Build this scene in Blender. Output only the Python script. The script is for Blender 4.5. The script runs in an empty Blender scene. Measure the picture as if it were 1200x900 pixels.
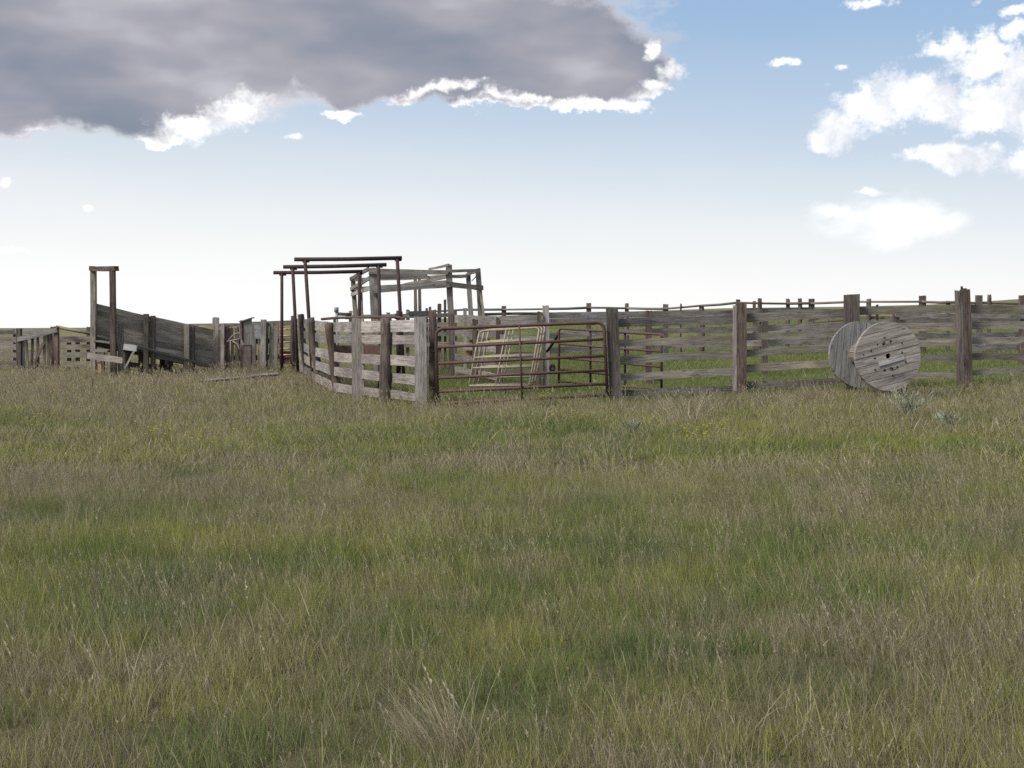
import bpy, math, random
import numpy as np
from mathutils import Vector, Matrix

random.seed(7)
rng = np.random.default_rng(11)
SC = bpy.context.scene
COL = SC.collection
R = math.radians

# ------------------------------------------------------------------ camera
F = 1648.0                      # focal length in photo pixels (1200 wide)
EYE = 1.68
PITCH = math.atan(85.0 / F)
cam_d = bpy.data.cameras.new("camera")
cam = bpy.data.objects.new("camera", cam_d)
COL.objects.link(cam)
cam.location = (0, 0, EYE)
cam.rotation_euler = (math.pi / 2 - PITCH, 0, 0)
cam_d.sensor_width = 36
cam_d.lens = 36 * F / 1200
cam_d.clip_start = 0.05
cam_d.clip_end = 9000
SC.camera = cam
FW = Vector((0, math.cos(PITCH), -math.sin(PITCH)))
UP = Vector((0, math.sin(PITCH), math.cos(PITCH)))


def P(px, py, Y):
    """the place Y metres north of the camera that is seen in this direction"""
    d = FW + Vector((1, 0, 0)) * ((px - 600) / F) + UP * ((450 - py) / F)
    t = Y / d.y
    return Vector((d.x * t, Y, EYE + d.z * t))


# ------------------------------------------------------------------ terrain
CTRL = [(500, 474, 24.5), (610, 474, 25), (717, 470, 25), (867, 457, 25.5), (1040, 453, 24), (1010, 447, 25), (1128, 446, 25.5), (1262, 440, 25.8),
        (453, 467, 26), (420, 463, 27), (385, 456, 30), (367, 445, 33), (350, 436, 37), (109, 442, 36), (132, 441, 35.5),
        (180, 439, 36), (227, 434, 37), (255, 431, 37.5), (292, 433, 37), (22, 439, 40), (66, 438, 40), (-60, 440, 42),
        (640, 458, 31), (850, 436, 34), (1000, 430, 35), (1200, 424, 36), (540, 445, 35), (440, 440, 38), (170, 442, 33), (260, 436, 34), (325, 435, 35), (60, 446, 34)]
CP = np.array([[*P(a, b, c)] for a, b, c in CTRL]) - np.array([0, 0, .115])
CP = np.vstack([CP, [[x, y, 0.0] for x in (-9, -4, 0, 4, 9) for y in (-3, 3, 8, 13)],
                [[-5, 19, 0.0], [0, 19, 0.0], [5, 19, .08], [9, 19, .2]],
                [[-15, 46, -.25], [-5, 46, .1], [5, 46, .2], [12, 46, .35], [19, 46, .45]]])
HZ = np.array([[-600, 386], [60, 385.5], [300, 382], [500, 373], [640, 367], [760, 363], [850, 360], [1000, 358.5],
               [1120, 356], [1160, 351], [1260, 349], [1800, 347]], float)


def ground_z(x, y):
    x = np.asarray(x, float); y = np.asarray(y, float)
    num = np.zeros_like(x); den = np.full_like(x, 1e-3)
    for cx, cy, cz in CP:
        w = np.exp(-((x - cx) ** 2 + (y - cy) ** 2) / (2 * 3.4 ** 2))
        num += w * cz; den += w
    near = num / den
    near = near + 0.022 * np.sin(x * 1.1 + 2 * np.sin(y * .4)) * np.sin(y * .9 + x * .35) + .012 * np.sin(x * 3.1 + y) * np.sin(y * 2.3)
    ay = np.abs(y) + 1.0
    px = np.clip(600 + F * x / ay, -600, 1800)
    s = -(np.interp(px, HZ[:, 0], HZ[:, 1]) - 365) / F
    r = np.sqrt(x * x + y * y)
    d1 = 320.0
    rr = np.minimum(np.maximum(ay, .6 * r), d1)
    line = s * rr - 1.55 * np.clip(1 - rr / d1, 0, 1) ** 2
    over = np.maximum(np.maximum(ay, .6 * r) - d1, 0)
    far = EYE + line + over * np.minimum(s, -.0125)
    far += .25 * np.sin(x * .021 + 1) * np.sin(y * .017) * np.clip((r - 60) / 100, 0, 1)
    k = np.clip((r - 44) / 30, 0, 1); k = k * k * (3 - 2 * k)
    return near * (1 - k) + far * k


def gz(x, y):
    return float(ground_z(np.array([x]), np.array([y]))[0])


# ------------------------------------------------------------------ node helpers
class NT:
    def __init__(s, tree):
        s.t = tree; s.n = tree.nodes; s.l = tree.links

    def node(s, kind, **kw):
        n = s.n.new(kind)
        for k, v in kw.items():
            setattr(n, k, v)
        return n

    def put(s, sock, v):
        if isinstance(v, bpy.types.NodeSocket):
            s.l.new(v, sock)
        elif v is not None:
            sock.default_value = v

    def m(s, op, a, b=None, c=None, clamp=False):
        n = s.node('ShaderNodeMath', operation=op, use_clamp=clamp)
        for i, v in enumerate((a, b, c)):
            if v is not None: s.put(n.inputs[i], v)
        return n.outputs[0]

    def vm(s, op, a, b=None, c=None):
        n = s.node('ShaderNodeVectorMath', operation=op)
        for i, v in enumerate((a, b, c)):
            if v is not None: s.put(n.inputs[i], v)
        return n.outputs['Value'] if op in ('LENGTH', 'DOT_PRODUCT') else n.outputs[0]

    def noise(s, vec, scale, detail=4, rough=.55, dist=0, col=False):
        n = s.node('ShaderNodeTexNoise')
        if vec is not None: s.l.new(vec, n.inputs['Vector'])
        n.inputs['Scale'].default_value = scale; n.inputs['Detail'].default_value = detail
        n.inputs['Roughness'].default_value = rough; n.inputs['Distortion'].default_value = dist
        return n.outputs['Color' if col else 'Fac']

    def ramp(s, fac, stops, interp='LINEAR'):
        n = s.node('ShaderNodeValToRGB'); cr = n.color_ramp; cr.interpolation = interp
        while len(cr.elements) < len(stops): cr.elements.new(.5)
        for e, (p, c) in zip(cr.elements, stops):
            e.position = p
            e.color = (c, c, c, 1) if isinstance(c, (int, float)) else (*c, 1)
        s.put(n.inputs[0], fac)
        return n.outputs[0]

    def mix(s, fac, a, b, blend='MIX'):
        n = s.node('ShaderNodeMix', data_type='RGBA', blend_type=blend)
        s.put(n.inputs[0], fac)
        for i, v in ((6, a), (7, b)):
            s.put(n.inputs[i], (*v, 1) if isinstance(v, tuple) and len(v) == 3 else v)
        return n.outputs[2]

    def mr(s, v, a, b, c=0., d=1., smooth=False):
        n = s.node('ShaderNodeMapRange', interpolation_type='SMOOTHSTEP' if smooth else 'LINEAR')
        s.put(n.inputs[0], v)
        for i, q in enumerate((a, b, c, d)): n.inputs[i + 1].default_value = q
        return n.outputs[0]

    def comb(s, x, y, z=0.):
        n = s.node('ShaderNodeCombineXYZ')
        for i, v in enumerate((x, y, z)): s.put(n.inputs[i], v)
        return n.outputs[0]

    def sep(s, v):
        n = s.node('ShaderNodeSeparateXYZ'); s.l.new(v, n.inputs[0]); return n.outputs


def new_mat(name):
    m = bpy.data.materials.new(name); m.use_nodes = True
    m.node_tree.nodes.clear()
    t = NT(m.node_tree)
    out = t.node('ShaderNodeOutputMaterial')
    return m, t, out


# ------------------------------------------------------------------ world
SUN_EL, SUN_AZ = R(48), R(-126)      # azimuth from +Y towards +X
w = bpy.data.worlds.new("World"); SC.world = w; w.use_nodes = True
w.node_tree.nodes.clear()
t = NT(w.node_tree)
wout = t.node('ShaderNodeOutputWorld'); bg = t.node('ShaderNodeBackground')
t.l.new(bg.outputs[0], wout.inputs[0])
sky = t.node('ShaderNodeTexSky', sky_type='NISHITA')
sky.sun_disc = False; sky.sun_elevation = SUN_EL; sky.sun_rotation = SUN_AZ
sky.altitude = 1200; sky.air_density = 1.0; sky.dust_density = 1.6; sky.ozone_density = 1.2
gen = t.node('ShaderNodeTexCoord').outputs['Generated']
sx, sy, sz = t.sep(gen)
az = t.m('ARCTAN2', sx, sy); el = t.m('ARCSINE', sz)
V = t.comb(az, el, 0.)


def sky_dir(px, py):
    d = P(px, py, 10.) - Vector((0, 0, EYE)); d.normalize()
    return math.atan2(d.x, d.y), math.asin(d.z)


def blobs(vec, lst):
    cur = None
    for (px, py, rx, ry) in lst:
        a, e = sky_dir(px, py)
        q = t.vm('MULTIPLY', t.vm('SUBTRACT', vec, (a, e, 0)), (F / rx, F / ry, 0))
        v = t.m('SUBTRACT', 1., t.vm('LENGTH', q))
        cur = v if cur is None else t.m('SMOOTH_MAX', cur, v, .12)
    return cur


n1 = t.noise(V, 14, 5, .6, col=True)
warp = t.vm('SCALE', t.vm('SUBTRACT', n1, (.5, .5, .5))); warp.node.inputs[3].default_value = .045
Vw = t.vm('ADD', V, warp)
Vs = t.vm('MULTIPLY', V, (1, 2.2, 1))
fb = t.noise(Vs, 22, 8, .62)
fbs = t.m('SUBTRACT', fb, .5)
fine = t.m('SUBTRACT', t.noise(V, 60, 8, .7), .5)
vfine = t.m('SUBTRACT', t.noise(V, 190, 6, .7), .5)

# clear sky and the thin bright veil towards the horizon
base = t.mix(1., sky.outputs[0], (.05, .05, .05), 'MULTIPLY')
streak = t.noise(t.vm('MULTIPLY', Vw, (1, 5, 1)), 6, 4, .5)
ee = t.m('ADD', t.m('ADD', el, t.m('MULTIPLY', az, .05)), t.m('MULTIPLY', t.m('SUBTRACT', streak, .5), .018))
grad = t.ramp(t.m('MULTIPLY', t.m('MAXIMUM', ee, 0.), 1 / R(30)),
              [(0, (.54, .54, .54)), (.07, (.495, .497, .50)), (.13, (.445, .46, .475)), (.19, (.375, .41, .445)), (.26, (.295, .35, .42)), (.40, (.19, .275, .39)),
               (1, (.08, .15, .30))])
c = t.mix(t.mr(el, 0, 1.2, .9, .4), base, grad)
# white clouds on the right and small scraps
wd = blobs(Vw, [(1105, 48, 42, 14), (1150, 60, 40, 30), (1200, 75, 40, 34), (1090, 112, 82, 36), (1020, 132, 52, 28), (975, 157, 36, 26),
                (1160, 112, 75, 44), (1120, 182, 58, 24), (1200, 186, 42, 24), (1260, 120, 90, 60), (1200, -8, 45, 9),
                (1196, 38, 26, 10),(1205, 20, 20, 6)])
wf = t.m('ADD', wd, t.m('ADD', t.m('MULTIPLY', fbs, 1.6), t.m('ADD', t.m('MULTIPLY', fine, 1.5), t.m('MULTIPLY', vfine, .7))))
wa = t.mr(wf, -.04, .62, smooth=True)
wcol = t.mix(t.mr(t.noise(Vw, 30, 5, .6), .35, .7), (.40, .415, .45), (.68, .675, .665))
c = t.mix(wa, c, wcol)
xd = blobs(t.vm('ADD', V, t.vm('MULTIPLY', warp, (.5, .5, .5))), [(14, 291, 34, 5), (104, 241, 7, 6), (6, 212, 10, 7), (349, 164, 16, 6), (396, 134, 22, 6), (910, 76, 20, 6), (934, 80, 9, 5),
                (988, 83, 12, 5), (1020, 1, 36, 9)])
xf = t.m('ADD', xd, t.m('ADD', t.m('MULTIPLY', fine, 2.2), t.m('MULTIPLY', vfine, 1.6)))
c = t.mix(t.mr(xf, .1, .9, 0, .95, smooth=True), c, (.58, .58, .575))
# soft glow of haze cloud low on the right
sd = blobs(Vw, [(1045, 258, 74, 26), (985, 252, 34, 10), (1095, 268, 40, 16), (1025, 229, 22, 4)])
sf = t.m('ADD', sd, t.m('MULTIPLY', fbs, 1.5))
c = t.mix(t.mr(sf, -.25, 1.05, 0, .9, smooth=True), c, (.62, .62, .62))
# silver lining under the grey deck
ld = blobs(Vw, [(490, 104, 60, 14), (580, 113, 80, 15), (690, 116, 80, 16), (748, 96, 40, 16), (25, 151, 46, 6), (185, 159, 36, 7), (395, 132, 26, 7)])
lf = t.m('ADD', ld, t.m('ADD', t.m('MULTIPLY', fbs, 1.3), t.m('ADD', t.m('MULTIPLY', fine, 1.4), t.m('MULTIPLY', vfine, .8))))
la = t.mr(lf, .0, .4, smooth=True)
c = t.mix(la, c, (.66, .655, .645))
# grey cloud deck, upper left and on over the camera
dd = blobs(Vw, [(60, 60, 330, 102), (200, 50, 150, 74), (400, 78, 70, 50), (350, 30, 110, 60), (300, 70, 60, 40), (560, 45, 240, 66), (600, 92, 200, 34), (560, 98, 120, 24), (650, 98, 110, 26), (690, 72, 105, 44), (745, 74, 60, 25), (-200, 60, 330, 110),
                (300, -130, 640, 170), (-500, -80, 700, 230)])
df = t.m('ADD', dd, t.m('ADD', t.m('MULTIPLY', fbs, .42), t.m('MULTIPLY', fine, .16)))
da = t.mr(df, .0, .2, smooth=True)
shade = t.noise(t.vm('ADD', t.vm('MULTIPLY', V, (1, 2.6, 1)), t.vm('MULTIPLY', warp, (.8, .8, .8))), 6.5, 3.5, .5)
dcol = t.ramp(shade, [(.33, (.112, .135, .172)), (.45, (.152, .162, .198)), (.56, (.205, .203, .232)), (.70, (.31, .31, .335))])
dcol = t.mix(t.m('MULTIPLY', t.mr(df, .04, .26, 1, 0, smooth=True), t.mr(t.noise(V, 5, 2, .5), .35, .6, .15, .9)), dcol, (.42, .415, .43))
c = t.mix(da, c, dcol)
# sunlit puffs hanging in front of the deck's lower edge and at its right end
pd = blobs(Vw, [(240, 146, 62, 20), (300, 116, 36, 26), (272, 132, 42, 30), (212, 140, 26, 10), (791, 71, 17, 16), (768, 48, 9, 14), (770, 92, 16, 8), (510, 106, 70, 9),
                (600, 116, 60, 8), (690, 119, 60, 9)])
pf_ = t.m('ADD', pd, t.m('ADD', t.m('MULTIPLY', fbs, 1.2), t.m('ADD', t.m('MULTIPLY', fine, 1.7), t.m('MULTIPLY', vfine, .8))))
c = t.mix(t.mr(pf_, -.02, .8, smooth=True), c, t.mix(t.mr(t.noise(Vw, 38, 5, .6), .34, .6), (.40, .405, .43), (.66, .655, .645)))
# broken cloud over the rest of the sky (above and behind the camera)
on = t.noise(t.vm('MULTIPLY', gen, (1, 1, 1.6)), 2.6, 6, .6)
oa = t.m('MULTIPLY', t.mr(on, .42, .6, smooth=True), t.mr(el, .26, .42, smooth=True))
bk = t.m('MULTIPLY', t.mr(on, .45, .62, smooth=True), t.mr(sy, .5, -.1, smooth=True))
c = t.mix(t.m('MAXIMUM', oa, bk), c, (.66, .67, .70))
t.l.new(c, bg.inputs[0]); bg.inputs[1].default_value = 1.0
w.cycles.sampling_method = 'MANUAL'; w.cycles.sample_map_resolution = 512

# strength is applied on the sky texture inside the tree (0.052); cloud radiances are given directly
sl = bpy.data.lights.new("sun", 'SUN'); so = bpy.data.objects.new("sun", sl); COL.objects.link(so)
sl.energy = 2.55; sl.angle = R(16); sl.color = (1, .95, .87)
sdv = Vector((math.sin(SUN_AZ) * math.cos(SUN_EL), math.cos(SUN_AZ) * math.cos(SUN_EL), math.sin(SUN_EL)))
so.rotation_euler = sdv.to_track_quat('Z', 'Y').to_euler()
so.location = (-20, -10, 40)


# ------------------------------------------------------------------ materials
def wood(name, light, dark, moss=None, moss_amt=0., crack=.75, vary=.42, stain=(.05, .042, .038)):
    m, t, out = new_mat(name)
    uv = t.node('ShaderNodeUVMap').outputs[0]
    rnd = t.node('ShaderNodeObjectInfo').outputs['Random']
    off = t.comb(t.m('MULTIPLY', rnd, 37.), t.m('MULTIPLY', rnd, 19.), 0.)
    u = t.vm('ADD', uv, off)
    g1 = t.noise(t.vm('MULTIPLY', u, (2.4, 34, 1)), 1, 6, .7, .25)
    g2 = t.noise(t.vm('MULTIPLY', u, (7, 110, 1)), 1, 4, .65)
    blot = t.noise(t.vm('MULTIPLY', u, (2.2, 9, 1)), 1, 4, .6)
    g = t.m('ADD', t.m('MULTIPLY', g1, .65), t.m('MULTIPLY', g2, .35))
    col = t.mix(t.mr(g, .38, .60), dark, light)
    big = t.noise(t.vm('MULTIPLY', u, (.8, .8, 1)), 1, 2, .5)
    col = t.mix(1., col, t.ramp(big, [(.3, .66), (.7, 1.25)]), 'MULTIPLY')
    col = t.mix(t.mr(blot, .5, .75, 0, .75), col, tuple(.55 * a + .45 * b for a, b in zip(dark, stain)))
    hs = t.node('ShaderNodeHueSaturation')
    t.put(hs.inputs['Color'], col)
    t.put(hs.inputs['Value'], t.mr(t.m('FRACT', t.m('MULTIPLY', rnd, 7.31)), 0, 1, 1 - vary, 1 + vary * .8))
    t.put(hs.inputs['Saturation'], t.mr(t.m('FRACT', t.m('MULTIPLY', rnd, 3.77)), 0, 1, .7, 1.25))
    col = hs.outputs[0]
    if moss:
        ms = t.noise(t.vm('MULTIPLY', u, (3, 12, 1)), 1.3, 5, .65)
        col = t.mix(t.m('MULTIPLY', t.mr(ms, .45, .62), moss_amt), col, moss)
    # knots
    vo = t.node('ShaderNodeTexVoronoi'); vo.inputs['Scale'].default_value = 1.
    t.put(vo.inputs['Vector'], t.vm('MULTIPLY', u, (1.7, 6.5, 1)))
    col = t.mix(t.mr(vo.outputs['Distance'], .05, .11, .85, 0), col, stain)
    ck = t.noise(t.vm('MULTIPLY', u, (1.3, 42, 1)), 1, 3, .5, .4)
    ckf = t.mr(t.m('ABSOLUTE', t.m('SUBTRACT', ck, .5)), 0, .022, 1, 0)
    ckf = t.m('MULTIPLY', ckf, t.mr(t.noise(t.vm('MULTIPLY', u, (1, 5, 1)), 1.2, 2), .48, .6))
    col = t.mix(t.m('MULTIPLY', ckf, crack), col, tuple(x * .5 for x in stain))
    b = t.node('ShaderNodeBsdfPrincipled')
    t.put(b.inputs['Base Color'], col); b.inputs['Roughness'].default_value = .92
    b.inputs['Specular IOR Level'].default_value = .12
    bp = t.node('ShaderNodeBump'); bp.inputs['Strength'].default_value = .7; bp.inputs['Distance'].default_value = .006
    t.put(bp.inputs['Height'], t.m('SUBTRACT', g, t.m('MULTIPLY', ckf, .8)))
    t.l.new(bp.outputs[0], b.inputs['Normal']); t.l.new(b.outputs[0], out.inputs[0])
    return m


W_GREY = wood('weathered grey wood', (.27, .248, .225), (.10, .088, .078))
W_PALE = wood('pale silvered wood', (.33, .30, .277), (.13, .113, .103), vary=.18, stain=(.07, .055, .05))
W_MOSS = wood('lichen grey wood', (.28, .255, .225), (.105, .092, .078), moss=(.17, .165, .10), moss_amt=.55)
W_BROWN = wood('brown weathered timber', (.15, .118, .098), (.04, .032, .027), vary=.2, stain=(.022, .018, .016))
W_DARK = wood('dark chute planks', (.23, .20, .168), (.07, .06, .052), moss=(.13, .125, .08), moss_amt=.35, vary=.42)
W_BARK = wood('dark rough log', (.16, .125, .105), (.04, .031, .027), vary=.25, stain=(.014, .012, .011))
W_CHUTE = wood('chute planks', (.31, .275, .235), (.125, .108, .092), moss=(.16, .155, .10), moss_amt=.35, vary=.3)
W_SPOOL = wood('spool timber', (.30, .268, .242), (.14, .12, .107), crack=.7, vary=.1)
W_SPOOLG = wood('grey spool timber', (.27, .26, .25), (.125, .12, .115), crack=.75, vary=.12)
W_TAN = wood('fresh tan timber', (.38, .28, .18), (.24, .17, .11))


def metal(name, base, spots, k=.5, rough=.7):
    m, t, out = new_mat(name)
    co = t.node('ShaderNodeTexCoord').outputs['Object']
    n = t.noise(co, 14, 6, .7); n2 = t.noise(co, 90, 3, .6)
    col = t.mix(t.mr(n, k, k + .14), base, spots)
    col = t.mix(t.mr(n2, .35, .7, 0, .45), col, tuple(x * .5 for x in base))
    b = t.node('ShaderNodeBsdfPrincipled'); t.put(b.inputs['Base Color'], col)
    b.inputs['Roughness'].default_value = rough; b.inputs['Specular IOR Level'].default_value = .25
    bp = t.node('ShaderNodeBump'); bp.inputs['Strength'].default_value = .4; bp.inputs['Distance'].default_value = .002
    t.put(bp.inputs['Height'], n2); t.l.new(bp.outputs[0], b.inputs['Normal'])
    t.l.new(b.outputs[0], out.inputs[0])
    return m


RUST = metal('brown rust', (.078, .045, .036), (.115, .063, .045))
RUST_D = metal('dark rusty pipe', (.032, .019, .018), (.06, .03, .025))
RUST_R = metal('red oxide metal', (.13, .062, .05), (.11, .05, .04))
RUST_P = metal('faded pink red tube', (.42, .28, .25), (.15, .07, .055))
CREAM = metal('cream painted tube', (.27, .235, .17), (.13, .085, .055), k=.54)
ORANGE = metal('orange rust sheet', (.24, .11, .05), (.10, .06, .04))
STEEL = metal('dull grey steel', (.24, .24, .25), (.12, .10, .09))
BLACK = metal('black rubber', (.02, .02, .02), (.03, .03, .03), rough=.8)
WHITE = wood('whitewashed board', (.42, .41, .40), (.26, .25, .24), vary=.1)


# ------------------------------------------------------------------ mesh builder
class MB:
    def __init__(s):
        s.v = []; s.f = []; s.uv = []

    def add(s, vs, fs, uvs):
        b = len(s.v)
        s.v += [tuple(x) for x in vs]
        for f, u in zip(fs, uvs):
            s.f.append([b + i for i in f]); s.uv.append(u)

    def build(s, name, mat, parent=None, smooth=False):
        me = bpy.data.meshes.new(name)
        o0 = parent_loc(parent)
        me.from_pydata([(x - o0[0], y - o0[1], z - o0[2]) for x, y, z in s.v], [], s.f)
        ul = me.uv_layers.new(name='UVMap')
        flat = [c for u in s.uv for p in u for c in p]
        ul.data.foreach_set('uv', flat)
        if smooth: me.polygons.foreach_set('use_smooth', [True] * len(me.polygons))
        me.update()
        me.materials.append(mat)
        o = bpy.data.objects.new(name, me); COL.objects.link(o)
        if parent: o.parent = parent
        return o


def parent_loc(p):
    x = Vector((0, 0, 0))
    while p is not None:
        x = x + p.location; p = p.parent
    return x


def thing(name, label, cat, loc, group=None):
    o = bpy.data.objects.new(name, None); COL.objects.link(o)
    o.location = loc; o.empty_display_size = .2
    o['label'] = label; o['category'] = cat
    if group: o['group'] = group
    return o


def tagm(o, label, cat, group=None, kind=None):
    if label: o['label'] = label
    if cat: o['category'] = cat
    if group: o['group'] = group
    if kind: o['kind'] = kind
    return o


def plank(a, b, w, t, side=None, warp=1., ragged=.02, mb=None, w2=None, seg=.28):
    """a sawn board from a to b, width w across, thickness t along 'side'"""
    mb = mb or MB()
    a = Vector(a); b = Vector(b); d = b - a; L = d.length; d.normalize()
    if side is None:
        side = Vector((0, 1, 0)) if abs(d.y) < .8 else Vector((1, 0, 0))
    side = Vector(side); side = (side - d * side.dot(d)).normalized()
    upv = side.cross(d).normalized()
    n = max(2, int(L / seg)); w2 = w2 or w
    ph = random.uniform(0, 6.28); am = random.uniform(-.012, .012) * warp * min(1, L / 2); tw = random.uniform(-.04, .04) * warp
    uo = random.uniform(0, 50); vo = random.uniform(0, 50)
    e0 = [random.uniform(-ragged, ragged) for _ in range(4)]; e1 = [random.uniform(-ragged, ragged) for _ in range(4)]
    vs = []
    ks = (-.5, -.18, .2, .5)
    jt = [[random.uniform(-.004, .004) * warp for _ in range(2)] for _ in range(n + 1)]
    for i in range(n + 1):
        s = i / n
        ww = w * (1 - s) + w2 * s
        bow = am * math.sin(math.pi * s) + .004 * warp * math.sin(ph + s * L * 3)
        an = tw * (s - .5) * 2
        for sd in (-1, 1):
            for j, k in enumerate(ks):
                ex = e0[j] if i == 0 else (e1[j] if i == n else 0)
                kk = k * ww + (jt[i][0] if j == 0 else jt[i][1] if j == 3 else 0)
                vs.append(a + d * (s * L + ex) + upv * (kk * math.cos(an) + bow) + side * (sd * t / 2 + kk * math.sin(an)))
    fs = []; us = []

    def q(i, j, sd): return i * 8 + (4 if sd > 0 else 0) + j
    for i in range(n):
        u0 = uo + i / n * L; u1 = uo + (i + 1) / n * L
        for j in range(3):
            v0 = vo + ks[j] * w; v1 = vo + ks[j + 1] * w
            fs.append([q(i, j, -1), q(i + 1, j, -1), q(i + 1, j + 1, -1), q(i, j + 1, -1)]); us.append([(u0, v0), (u1, v0), (u1, v1), (u0, v1)])
            fs.append([q(i, j, 1), q(i, j + 1, 1), q(i + 1, j + 1, 1), q(i + 1, j, 1)]); us.append([(u0, v0 + 5), (u0, v1 + 5), (u1, v1 + 5), (u1, v0 + 5)])
        for j, o in ((0, 9), (3, 12)):
            f = [q(i, j, -1), q(i, j, 1), q(i + 1, j, 1), q(i + 1, j, -1)]
            if j == 3: f.reverse()
            uu = [(u0, vo + o), (u0, vo + o + t), (u1, vo + o + t), (u1, vo + o)]
            if j == 3: uu.reverse()
            fs.append(f); us.append(uu)
    for i, flip in ((0, 0), (n, 1)):
        for j in range(3):
            f = [q(i, j, -1), q(i, j + 1, -1), q(i, j + 1, 1), q(i, j, 1)]
            uu = [(uo, vo), (uo + .01, vo + w / 3), (uo + .02, vo + w / 3), (uo, vo + .1)]
            if flip: f.reverse(); uu.reverse()
            fs.append(f); us.append(uu)
    mb.add(vs, fs, us)
    return mb


def log(pts, r0, r1, rough=.12, mb=None, sides=10, seg=.12):
    """a rough round post through pts"""
    mb = mb or MB()
    pts = [Vector(p) for p in pts]
    tot = sum((pts[i + 1] - pts[i]).length for i in range(len(pts) - 1))
    n = max(4, int(tot / seg))
    ph = [random.uniform(0, 6.28) for _ in range(6)]
    lob = [random.uniform(-.14, .14) for _ in range(sides)]
    uo = random.uniform(0, 50); vo = random.uniform(0, 50)
    vs = []

    def at(s):
        d = s * tot
        for i in range(len(pts) - 1):
            L = (pts[i + 1] - pts[i]).length
            if d <= L or i == len(pts) - 2: return pts[i].lerp(pts[i + 1], d / L)
            d -= L
    ax = (pts[-1] - pts[0]).normalized()
    e1 = ax.cross(Vector((0, 1, .1))).normalized(); e2 = ax.cross(e1)
    top = [random.uniform(-.02, .03) for _ in range(sides)]
    for i in range(n + 1):
        s = i / n; c = at(s); r = r0 * (1 - s) + r1 * s
        c = c + e1 * .012 * math.sin(ph[0] + s * 6) + e2 * .01 * math.sin(ph[1] + s * 7)
        for k in range(sides):
            th = 6.2832 * k / sides
            rr = r * (1 + lob[k] + rough * math.sin(ph[2] + 3 * th + s * 9) * .5 + rough * random.uniform(-.6, .6))
            p = c + (e1 * math.cos(th) + e2 * math.sin(th)) * rr
            if i == n: p = p + ax * top[k]
            vs.append(p)
    vs.append(at(1) + ax * .01)
    fs = []; us = []
    for i in range(n):
        for k in range(sides):
            k2 = (k + 1) % sides
            fs.append([i * sides + k, i * sides + k2, (i + 1) * sides + k2, (i + 1) * sides + k])
            c0 = vo + k / sides * 6.28 * r0; c1 = vo + (k + 1) / sides * 6.28 * r0
            u0 = uo + i / n * tot; u1 = uo + (i + 1) / n * tot
            us.append([(u0, c0), (u0, c1), (u1, c1), (u1, c0)])
    for k in range(sides):
        fs.append([n * sides + k, n * sides + (k + 1) % sides, len(vs) - 1]); us.append([(0, 0), (.02, 0), (.01, .02)])
    mb.add(vs, fs, us)
    return mb


def tube(pts, r, mb=None, sides=8, closed=False, rad=0., cap=True):
    """round pipe through pts, corners rounded by rad"""
    mb = mb or MB()
    pts = [Vector(p) for p in pts]
    if rad > 0:
        q = [pts[0]]
        for i in range(1, len(pts) - 1):
            a = (pts[i - 1] - pts[i]); b = (pts[i + 1] - pts[i])
            ra = min(rad, a.length * .45, b.length * .45); p0 = pts[i] + a.normalized() * ra; p1 = pts[i] + b.normalized() * ra
            for s in (0, .2, .4, .6, .8, 1):
                q.append(p0 * (1 - s) ** 2 + pts[i] * 2 * s * (1 - s) + p1 * s * s)
        q.append(pts[-1]); pts = q
    n = len(pts); vs = []; prev = None
    for i, p in enumerate(pts):
        d = (pts[min(i + 1, n - 1)] - pts[max(i - 1, 0)]).normalized()
        if prev is None:
            e1 = d.cross(Vector((0.05, 1, .03)) if abs(d.y) < .9 else Vector((1, 0, 0))).normalized()
        else:
            e1 = (prev - d * prev.dot(d)).normalized()
        prev = e1; e2 = d.cross(e1)
        for k in range(sides):
            th = 6.2832 * k / sides
            vs.append(p + (e1 * math.cos(th) + e2 * math.sin(th)) * r)
    fs = []; us = []
    for i in range(n - 1):
        for k in range(sides):
            k2 = (k + 1) % sides
            fs.append([i * sides + k, i * sides + k2, (i + 1) * sides + k2, (i + 1) * sides + k])
            us.append([(i, k), (i, k + 1), (i + 1, k + 1), (i + 1, k)])
    if cap:
        fs.append(list(range(sides))[::-1]); us.append([(0, 0)] * sides)
        fs.append([(n - 1) * sides + k for k in range(sides)]); us.append([(0, 0)] * sides)
    mb.add(vs, fs, us)
    return mb


def px2m(n, Y): return n * Y / F


def bpost(root, px, yt, yb, Y, wpx, mat, kind='sq', lean=0., depth=None, name='post', sink=.25):
    """a post from its top (px, yt) to its foot; lean = shift of the foot in px"""
    top = P(px, yt, Y); bot = P(px + lean, yb, Y); bot = bot + (bot - top).normalized() * sink
    wm = px2m(wpx, Y)
    if kind == 'sq':
        m = plank(bot, top, wm, depth or wm * .9, ragged=.008, warp=.5)
        return m.build(name, mat, root)
    mid = (top + bot) / 2 + Vector((random.uniform(-.02, .02), 0, 0))
    return log([bot, mid, top], wm * .55, wm * .48, mb=None).build(name, mat, root, True)


def brd(root, a, b, mat, back=.09, t=.035, name='board', warp=1., ragged=.02, ext=0.):
    """a = (px, ytop, ybottom, Y) at one end, b likewise at the other; back = how far behind the post line it is nailed"""
    A = P(a[0], (a[1] + a[2]) / 2, a[3] + back); B = P(b[0], (b[1] + b[2]) / 2, b[3] + back)
    d = (B - A).normalized(); A -= d * ext; B += d * ext
    side = d.cross(Vector((0, 0, 1))).normalized()
    return plank(A, B, px2m(a[2] - a[1], a[3]), t, side, warp, ragged, w2=px2m(b[2] - b[1], b[3])).build(name, mat, root)


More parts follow.
